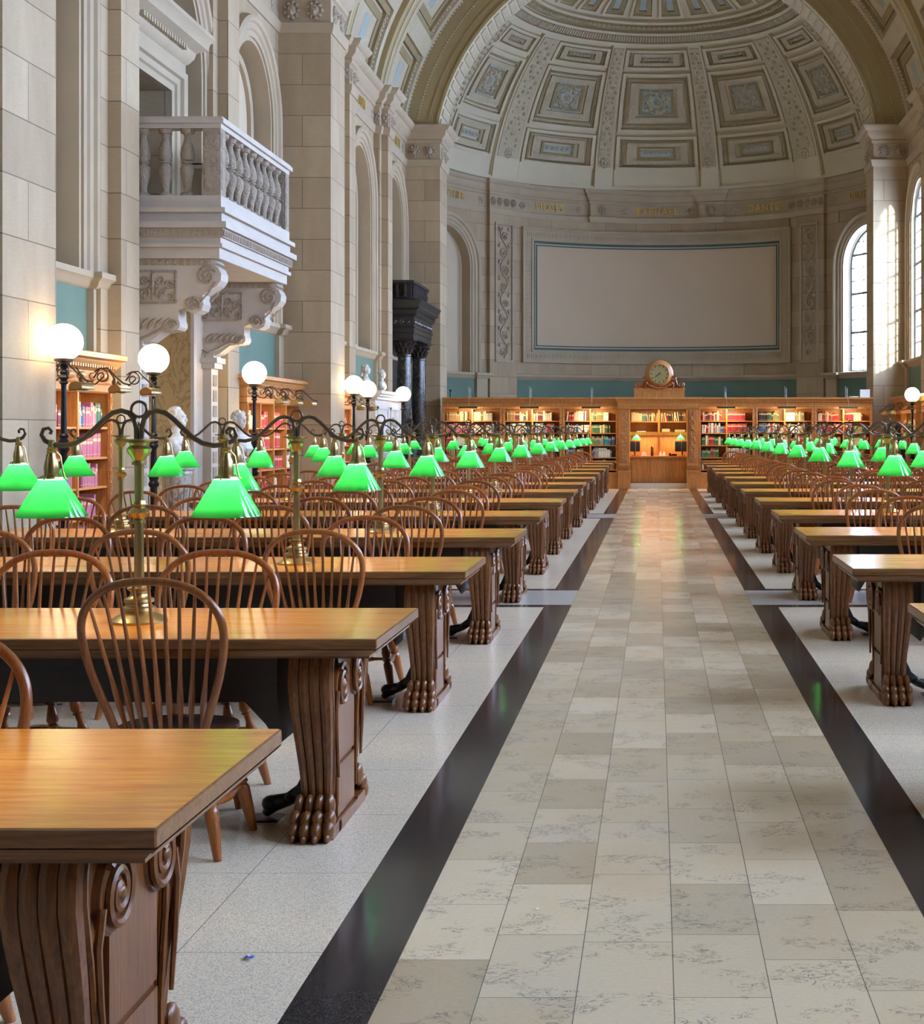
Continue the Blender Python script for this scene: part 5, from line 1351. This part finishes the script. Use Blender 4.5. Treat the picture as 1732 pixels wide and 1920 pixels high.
# ---- clip-on lights along the top of the screen
def warm_area(loc, size, e, rot=(0, 0, 0)):
    k = ('w', size, e)
    if k not in LP:
        l = bpy.data.lights.new('hood_light', 'AREA'); l.shape = 'RECTANGLE'; l.size = size[0]; l.size_y = size[1]; l.energy = e; l.color = (1.0, 0.74, 0.42); LP[k] = l
    o = bpy.data.objects.new('hood_light', LP[k]); o.location = loc; o.rotation_euler = rot; COL.objects.link(o)
for i, (px, wh) in enumerate(((880, 'outermost balcony-side'), (994, 'middle balcony-side'), (1109, 'innermost balcony-side'), (1360, 'innermost window-side'), (1473, 'middle window-side'), (1587, 'outermost window-side'))):
    X = (px-1231)/69.3
    t = thing('picture_light', 'grey metal hood lamp clamped over the %s case of the screen' % wh, 'lamp', (X, YS, 2.475), 0, 'hood lamps along the bookcase screen')
    p = MB(); p.box(-0.03, 0.03, 0.0, 0.12, 0, 0.04); p.box(-0.035, -0.015, 0.05, 0.07, 0.03, 0.30); p.box(0.015, 0.035, 0.05, 0.07, 0.03, 0.26); p.build('clamp', 'steel', t)
    p = MB(); p.tube([(0, 0.05, 0.22), (0.0, -0.05, 0.05), (0.01, -0.2, -0.06), (0.02, -0.32, -0.20), (0.0, -0.33, -0.26)], 0.006, 6); p.build('arm', 'steel', t)
    p = MB(); P = [[(x, -0.33+0.055*cos(a), -0.30+0.05*sin(a)) for a in [pi*k/10*1.15-0.25 for k in range(11)]] for x in (-0.25, 0.25)]
    p.grid(P); p.q(P[0]); p.q(P[1]); p.build('hood', 'bronze', t)
    warm_area((X, YS-0.32, 2.475-0.325), (0.44, 0.05), 3.0, (rad(28), 0, 0))
# ---- scroll arm lights on the wall cases
def scroll_light(x, y, sg, label):
    t = thing('picture_light', label, 'lamp', (x, y, 2.1), 0 if sg > 0 else pi, 'scroll arm lamps of the wall bookcases')
    p = MB(); p.tube([(-0.50, 0, 0.14), (-0.44, 0, 0.20), (-0.36, 0, 0.17), (-0.30, 0, 0.08), (-0.22, 0, 0.0), (-0.15, 0, -0.01)] + [(x_-0.02, 0, z_+0.06) for x_, z_ in scroll_pts(-0.06, 0.02, 0.09, 0.02, -1.5, 2.6, 20)][::-1], 0.009, 6)
    p.tube([(-0.17, 0, 0.06), (-0.10, 0, 0.165), (-0.02, 0, 0.17), (0.08, 0, 0.07), (0.16, 0, 0.0), (0.24, 0, -0.02)], 0.010, 6)
    p.lathe(-0.30, 0, [(0.0, 0.012), (0.02, 0.03), (0.05, 0.035), (0.08, 0.02), (0.10, 0.008)], 10); p.build('arm', 'bronze', t)
    p = MB(); P = [[(0.12+0.07*cos(a), y_, -0.08+0.06*sin(a)) for a in [pi*k/10*1.2-0.3 for k in range(11)]] for y_ in (-0.17, 0.17)]
    p.grid(P); p.q(P[0]); p.q(P[1]); p.box(0.05, 0.13, -0.15, 0.15, -0.115, -0.10); p.build('hood', 'brass', t)
    warm_area((x+sg*0.08, y, 2.1-0.14), (0.05, 0.3), 1.6, (0, -sg*rad(-35), 0))
for i, y in enumerate((15.4, 16.5, 17.5)): scroll_light(-6.05, y, 1, 'brass hood lamp on a scroll arm, %s along the case beyond the first pier' % ORD[i+1])
for i, y in enumerate((23.6, 24.6, 25.6)): scroll_light(-6.05, y, 1, 'brass hood lamp on a scroll arm, %s along the case past the balcony' % ORD[i+1])
for i, y in enumerate((30.0, 31.2)): scroll_light(-6.05, y, 1, 'brass hood lamp on a scroll arm, %s along the case behind second pier' % ORD[i+1])
for i, y in enumerate((37.6, 39.0)): scroll_light(6.05, y, -1, 'brass hood lamp on a scroll arm, window wall, %s before the apse' % ORD[2-i])

# ================================================================== GLOBE LAMPS
def make_globe():
    t = thing('globe_lamp', 'opal globe lamp', 'lamp')
    p = MB(); p.lathe(0, 0, [(0, 0.16), (0.04, 0.17), (0.10, 0.14), (0.14, 0.10), (0.20, 0.12), (0.30, 0.09), (0.36, 0.06)], 20); p.build('base', 'iron', t)
    p = MB(); p.lathe(0, 0, [(0.34, 0.045), (0.9, 0.040), (0.92, 0.06), (0.95, 0.065), (0.98, 0.045), (1.02, 0.06), (1.05, 0.045), (1.35, 0.032), (1.38, 0.045), (1.40, 0.06), (1.43, 0.045), (1.46, 0.06), (1.50, 0.035), (1.53, 0.05), (1.55, 0.03), (1.95, 0.024), (2.02, 0.026), (2.04, 0.045), (2.06, 0.028), (2.09, 0.05), (2.12, 0.028), (2.14, 0.042), (2.17, 0.026), (2.20, 0.045), (2.22, 0.028)], 14); p.build('post', 'iron', t)
    p = MB(); p.lathe(0, 0, [(2.20, 0.02), (2.225, 0.03), (2.245, 0.085), (2.27, 0.09), (2.275, 0.07)], 24); p.build('gallery', 'bronze', t)
    p = MB(); p.ell((0, 0, 2.43), (0.178, 0.178, 0.178), 32, 20); p.build('globe', 'globe', t)
    return t
g0 = make_globe(); gl = [(-5.70, 14.36, 'by the first pier before the oak case'), (-5.98, 17.76, 'before the balcony doorway, beside the draped bust'), (-5.98, 22.2, 'past the balcony, beside the case of red books'),
      (-5.68, 28.02, 'behind the second pier, below the marble chest'), (-5.97, 30.85, 'partly hidden, second beyond the second pier'), (-5.95, 35.05, 'in front of the black marble columns'), (6.1, 35.65, 'on the window side near the bronze bust')]
for i, (x, y, wh) in enumerate(gl):
    lab = 'lit opal globe on a black post %s' % wh
    if i == 0: g0.location = (x, y, 0); g0['label'] = lab; g0['group'] = 'opal globe lamps along the walls'
    else: dup(g0, (x, y, 0), 0, lab, 'opal globe lamps along the walls')

# ================================================================== BUSTS
def bust(x, y, z, H, face, mat, label, long_hair=False, socle=True, draped=True, group=None):
    """face: direction the face looks (radians, 0 = +x)"""
    t = thing('bust', label, 'bust', (x, y, z), face, group)
    k = H/0.66; b = MB()
    E = lambda c, r, n=14: b.ell(tuple(v_*k for v_ in c), tuple(v_*k for v_ in r), n, 10)
    E((0.0, 0, 0.53), (0.095, 0.075, 0.11)); E((0.03, 0, 0.48), (0.065, 0.058, 0.075)); E((0.06, 0, 0.435), (0.032, 0.034, 0.03)); E((-0.03, 0, 0.56), (0.085, 0.078, 0.09))
    E((0.098, 0, 0.505), (0.022, 0.014, 0.028)); E((0.085, 0, 0.53), (0.02, 0.012, 0.04)); E((0.078, 0, 0.555), (0.022, 0.055, 0.014)); E((0.088, 0, 0.465), (0.014, 0.026, 0.008)); E((0.086, 0, 0.453), (0.014, 0.022, 0.007))
    for s_ in (-1, 1):
        E((-0.005, s_*0.077, 0.505), (0.022, 0.012, 0.032)); E((0.055, s_*0.035, 0.49), (0.03, 0.022, 0.03))
    E((-0.01, 0, 0.38), (0.055, 0.055, 0.10)); E((-0.01, 0, 0.31), (0.085, 0.11, 0.05)); E((0.0, 0, 0.21), (0.115, 0.185, 0.12)); E((0.045, 0, 0.18), (0.085, 0.14, 0.11)); E((0, 0, 0.10), (0.07, 0.09, 0.09))
    for s_ in (-1, 1): E((-0.01, s_*0.15, 0.25), (0.075, 0.065, 0.075))
    if draped:
        for q in range(7): b.tube([tuple(v_*k for v_ in p_) for p_ in ((-0.06, -0.19+q*0.045, 0.30), (0.09, -0.12+q*0.04, 0.24-0.01*q), (0.12, 0.02+q*0.018, 0.13), (0.05, 0.10, 0.04))], 0.014*k, 6)
    bo = b.build('figure', mat, t)
    r = bo.modifiers.new('r', 'REMESH'); r.mode = 'VOXEL'; r.voxel_size = 0.0075; r.use_smooth_shade = True
    s = bo.modifiers.new('s', 'SMOOTH'); s.iterations = 2
    h = MB(); rr = random.Random(int(x*10+y))
    E = lambda c, r, n=8: h.ell(tuple(v_*k for v_ in c), tuple(v_*k for v_ in r), n, 6)
    for q in range(60 if not long_hair else 90):
        a = rr.uniform(0.6, 2*pi-0.6); e = rr.uniform(-0.1 if not long_hair else -0.5, 1.4)
        if e < 0.5 and (a < 1.3 or a > 2*pi-1.3): continue
        E((-0.015+0.093*cos(a)*cos(e), 0.08*sin(a)*cos(e), 0.545+0.10*sin(e)), (0.024, 0.024, 0.022))
    if long_hair:
        for q in range(8): E((-0.09-0.004*q, 0.03*sin(q), 0.52-0.028*q), (0.045, 0.05, 0.03))
    ho = h.build('hair', mat, t); r = ho.modifiers.new('r', 'REMESH'); r.mode = 'VOXEL'; r.voxel_size = 0.008; r.use_smooth_shade = True
    if socle:
        p = MB(); p.lathe(0, 0, [(0.0, 0.10*k), (0.015*k, 0.10*k), (0.03*k, 0.075*k), (0.06*k, 0.06*k), (0.085*k, 0.075*k), (0.10*k, 0.05*k)], 20); p.build('socle', mat, t)
    return t
def pedestal(x, y, H, mat, label, r=0.19, square=False):
    p = MB()
    if square: p.box(x-r, x+r, y-r, y+r, 0.1, H-0.06); p.box(x-r*1.15, x+r*1.15, y-r*1.15, y+r*1.15, 0, 0.1); p.box(x-r*1.12, x+r*1.12, y-r*1.12, y+r*1.12, H-0.06, H)
    else: p.lathe(x, y, [(0, r*1.25), (0.08, r*1.25), (0.10, r*1.1), (0.13, r*1.12), (0.15, r), (H-0.12, r*0.93), (H-0.10, r*1.0), (H-0.07, r*0.98), (H-0.05, r*1.15), (H, r*1.15)], 28)
    return tag(p.build('pedestal', mat), label, 'pedestal')
bp = [(-6.02, 18.75, 0.74, 0.0, 'white_marble', 'white marble bust draped, in profile, standing before the ochre doorway', False, 'veined grey-green marble column under the draped bust by the doorway', 'green_marble'),
      (-6.02, 21.55, 0.70, -0.5, 'white_marble', 'white marble bust of a curly-haired bearded man past the balcony doorway', False, 'veined grey-green marble column under the curly-haired bust', 'green_marble'),
      (-6.02, 32.3, 0.68, -0.3, 'white_marble', 'white marble bust in front of the marble chest', False, 'grey-green marble column under the bust in front of the chest', 'green_marble'),
      (-6.02, 34.4, 0.66, -0.2, 'white_marble', 'white marble bust just before the black columns', False, 'grey-green marble column under the bust just before the black columns', 'green_marble'),
      (-6.0, 36.3, 0.60, -0.6, 'black_stone', 'dark bronze bust in front of the black columned portal', False, 'dark green marble column under the bronze bust by the portal', 'dark_green_marble'),
      (6.05, 37.4, 0.62, pi+0.3, 'black_stone', 'dark bronze bust on the window side before the apse', False, 'dark green marble column under the bronze bust on the window side', 'dark_green_marble')]
for x, y, H, fc, m, lab, lh, plab, pm in bp:
    zt = 1.88-H if x < 0 else 1.80-H
    bust(x, y, zt, H, fc, m, lab, lh, group=None); pedestal(x, y, zt, pm, plab)
# marble chest on the wall with two busts
mc = thing('marble_chest', 'white marble chest with moulded top against the wall beyond the second pier', 'chest', (0, 0, 0))
p = MB(); p.box(-6.82, -6.14, 32.6, 35.9, 0, 2.28); p.box(-6.84, -6.10, 32.5, 36.0, 0, 0.2); p.build('body', 'white_marble', mc)
p = MB(); p.box(-6.84, -6.08, 32.52, 35.98, 2.26, 2.33); p.box(-6.84, -6.02, 32.46, 36.04, 2.33, 2.38); p.box(-6.84, -5.97, 32.42, 36.08, 2.38, 2.45); p.build('moulded_top', 'white_marble', mc)
p = MB()
for y0, y1 in ((32.8, 34.1), (34.4, 35.7)):
    for a in ((y0, y1, 0.5, 0.56), (y0, y1, 2.05, 2.11), (y0, y0+0.06, 0.5, 2.11), (y1-0.06, y1, 0.5, 2.11)): p.box(-6.14, -6.115, a[0], a[1], a[2], a[3])
p.box(-6.7, -6.25, 32.585, 32.6, 0.5, 2.1)
p.build('panel_moulding', 'white_marble', mc)
bust(-6.42, 33.0, 2.45, 0.60, 0.0, 'white_marble', 'white marble bust of a long-haired woman standing on the marble chest', True, draped=False)
bust(-6.42, 34.9, 2.45, 0.56, 0.0, 'white_marble', 'white marble bust of a short-haired man standing on the marble chest', False, draped=False)

# ================================================================== BLACK PORTAL
bpz = thing('portal', 'black marble portal with two veined columns, carved capitals and heavy entablature', 'portal', (0, 0, 0))
for y in (37.75, 40.05):
    p = MB(); p.lathe(-6.38, y, [(0.95, 0.24), (1.0, 0.25), (1.03, 0.22), (1.06, 0.235), (1.09, 0.20), (1.8, 0.198), (3.44, 0.165), (3.46, 0.185), (3.49, 0.185), (3.50, 0.17)], 32); p.build('column', 'black_marble', bpz)
    p = MB(); p.lathe(-6.38, y, [(3.50, 0.16), (3.60, 0.19), (3.66, 0.17), (3.76, 0.22), (3.80, 0.20), (3.84, 0.25)], 24)
    for k in range(12):
        a = 2*pi*k/12
        for z0, rr, s_ in ((3.54, 0.18, 1.0), (3.66, 0.19, 1.15)):
            aa = a+(0.26 if z0 > 3.6 else 0); p.tube([(-6.38+rr*cos(aa), y+rr*sin(aa), z0), (-6.38+(rr+0.02)*cos(aa), y+(rr+0.02)*sin(aa), z0+0.08), (-6.38+(rr+0.06)*s_*cos(aa), y+(rr+0.06)*s_*sin(aa), z0+0.13), (-6.38+(rr+0.075)*s_*cos(aa), y+(rr+0.075)*s_*sin(aa), z0+0.10)], [0.03, 0.035, 0.025, 0.014], 6)
    p.box(-6.66, -6.10, y-0.28, y+0.28, 3.84, 3.89); p.build('capital', 'black_relief', bpz)
    p = MB(); p.box(-6.68, -6.08, y-0.29, y+0.29, 0, 0.9); p.box(-6.70, -6.04, y-0.33, y+0.33, 0, 0.14); p.box(-6.70, -6.04, y-0.32, y+0.32, 0.84, 0.95); p.build('pedestal', 'black_stone', bpz)
p = MB(); mq = lambda s, z, h: (-6.10+h, s, z)
PP = [(0, 3.89), (0, 4.02), (0.02, 4.03), (0.02, 4.14), (0.05, 4.17), (0.02, 4.18), (0.02, 4.42), (0.06, 4.46), (0.10, 4.50), (0.10, 4.60), (0.17, 4.64), (0.17, 4.72), (0.22, 4.78), (0.24, 4.84), (0.0, 4.90), (-0.7, 4.92)]
p.course(mq, 37.42, 40.38, PP, 0, -0.74, 1, 1); p.box(-6.82, -6.11, 37.43, 40.37, 3.88, 4.8)
for k in range(24): p.box(-6.05, -5.99, 37.42+k*0.125, 37.48+k*0.125, 4.52, 4.59)
p.build('entablature', 'black_stone', bpz)
p = MB()
for k in range(18): p.ell((-6.07, 37.55+k*0.16, 4.30), (0.02, 0.06, 0.07), 8, 5)
for k in range(4): p.ell((-6.72+k*0.16, 37.40, 4.30), (0.06, 0.02, 0.07), 8, 5)
p.build('frieze_carving', 'black_marble', bpz)
p = MB(); p.box(-6.8, -6.20, 37.7, 40.1, 4.88, 5.30); p.box(-6.8, -6.12, 37.62, 40.18, 5.30, 5.37)
for k in range(12): p.lathe(-6.17, 37.85+k*0.19, [(4.95, 0.05), (5.02, 0.03), (5.1, 0.055), (5.2, 0.035), (5.28, 0.05)], 8)
for k in range(2): p.lathe(-6.35-k*0.2, 37.66, [(4.95, 0.05), (5.02, 0.03), (5.1, 0.055), (5.2, 0.035), (5.28, 0.05)], 8)
p.build('attic', 'black_relief', bpz)
p = MB(); p.box(-6.83, -6.72, 38.0, 39.8, 0, 3.88); p.build('back_slab', 'black_marble', bpz)

# ================================================================== LITTLE THINGS
p = MB(); p.box(5.52, 5.78, YS+0.1, YS+0.25, 2.475, 2.69); simple('white_box', p, 'white', 'small white box on top of the screen at the window-side end', 'box')
p = MB(); p.ell((5.35, YS+0.15, 2.49), (0.15, 0.1, 0.018), 14, 6); simple('dish', p, 'white', 'low white dish beside the white box on top of the screen', 'dish')
t = thing('security_camera', 'small dark camera on a stem at the balcony-side end of the screen top', 'camera', (-5.6, YS+0.12, 2.475))
p = MB(); p.lathe(0, 0, [(0, 0.03), (0.01, 0.03), (0.012, 0.012), (0.16, 0.012)], 10); p.build('stem', 'iron', t); p = MB(); p.ell((0.01, 0, 0.19), (0.04, 0.045, 0.03), 10, 7); p.build('head', 'black', t)
def scrap(x, y, s_, mat, label):
    p = MB(); P = [[(x+s_*(i-1.5)/3+0.1*s_*sin(j), y+s_*0.7*(j-1)/2, 0.004+0.25*s_*abs(sin(i*1.3+j))) for j in range(3)] for i in range(4)]
    p.grid(P); o = p.build('paper_scrap', mat); m_ = o.modifiers.new('t', 'SOLIDIFY'); m_.thickness = 0.001; return tag(o, label, 'litter')
def on_floor(px, py): Y = CAM_Z*F_PX/(py-807.0); return (px-1231.0)/F_PX*Y, Y
x, y = on_floor(467, 1799); scrap(x, y, 0.026, 'bluepaper', 'tiny blue and white paper scrap on the speckled floor beside the black strip')
x, y = on_floor(462, 1797); scrap(x, y, 0.018, 'white', 'tiny white corner of torn paper touching the blue scrap')
x, y = on_floor(1005, 1707); scrap(x, y, 0.016, 'white', 'tiny white paper scrap on the marble aisle tiles')
t = thing('power_socket', 'black power socket box with red tag hanging under the table nearest the camera but one', 'socket', (-1.88, row_y(2)-0.42, 0.50)) if False else None
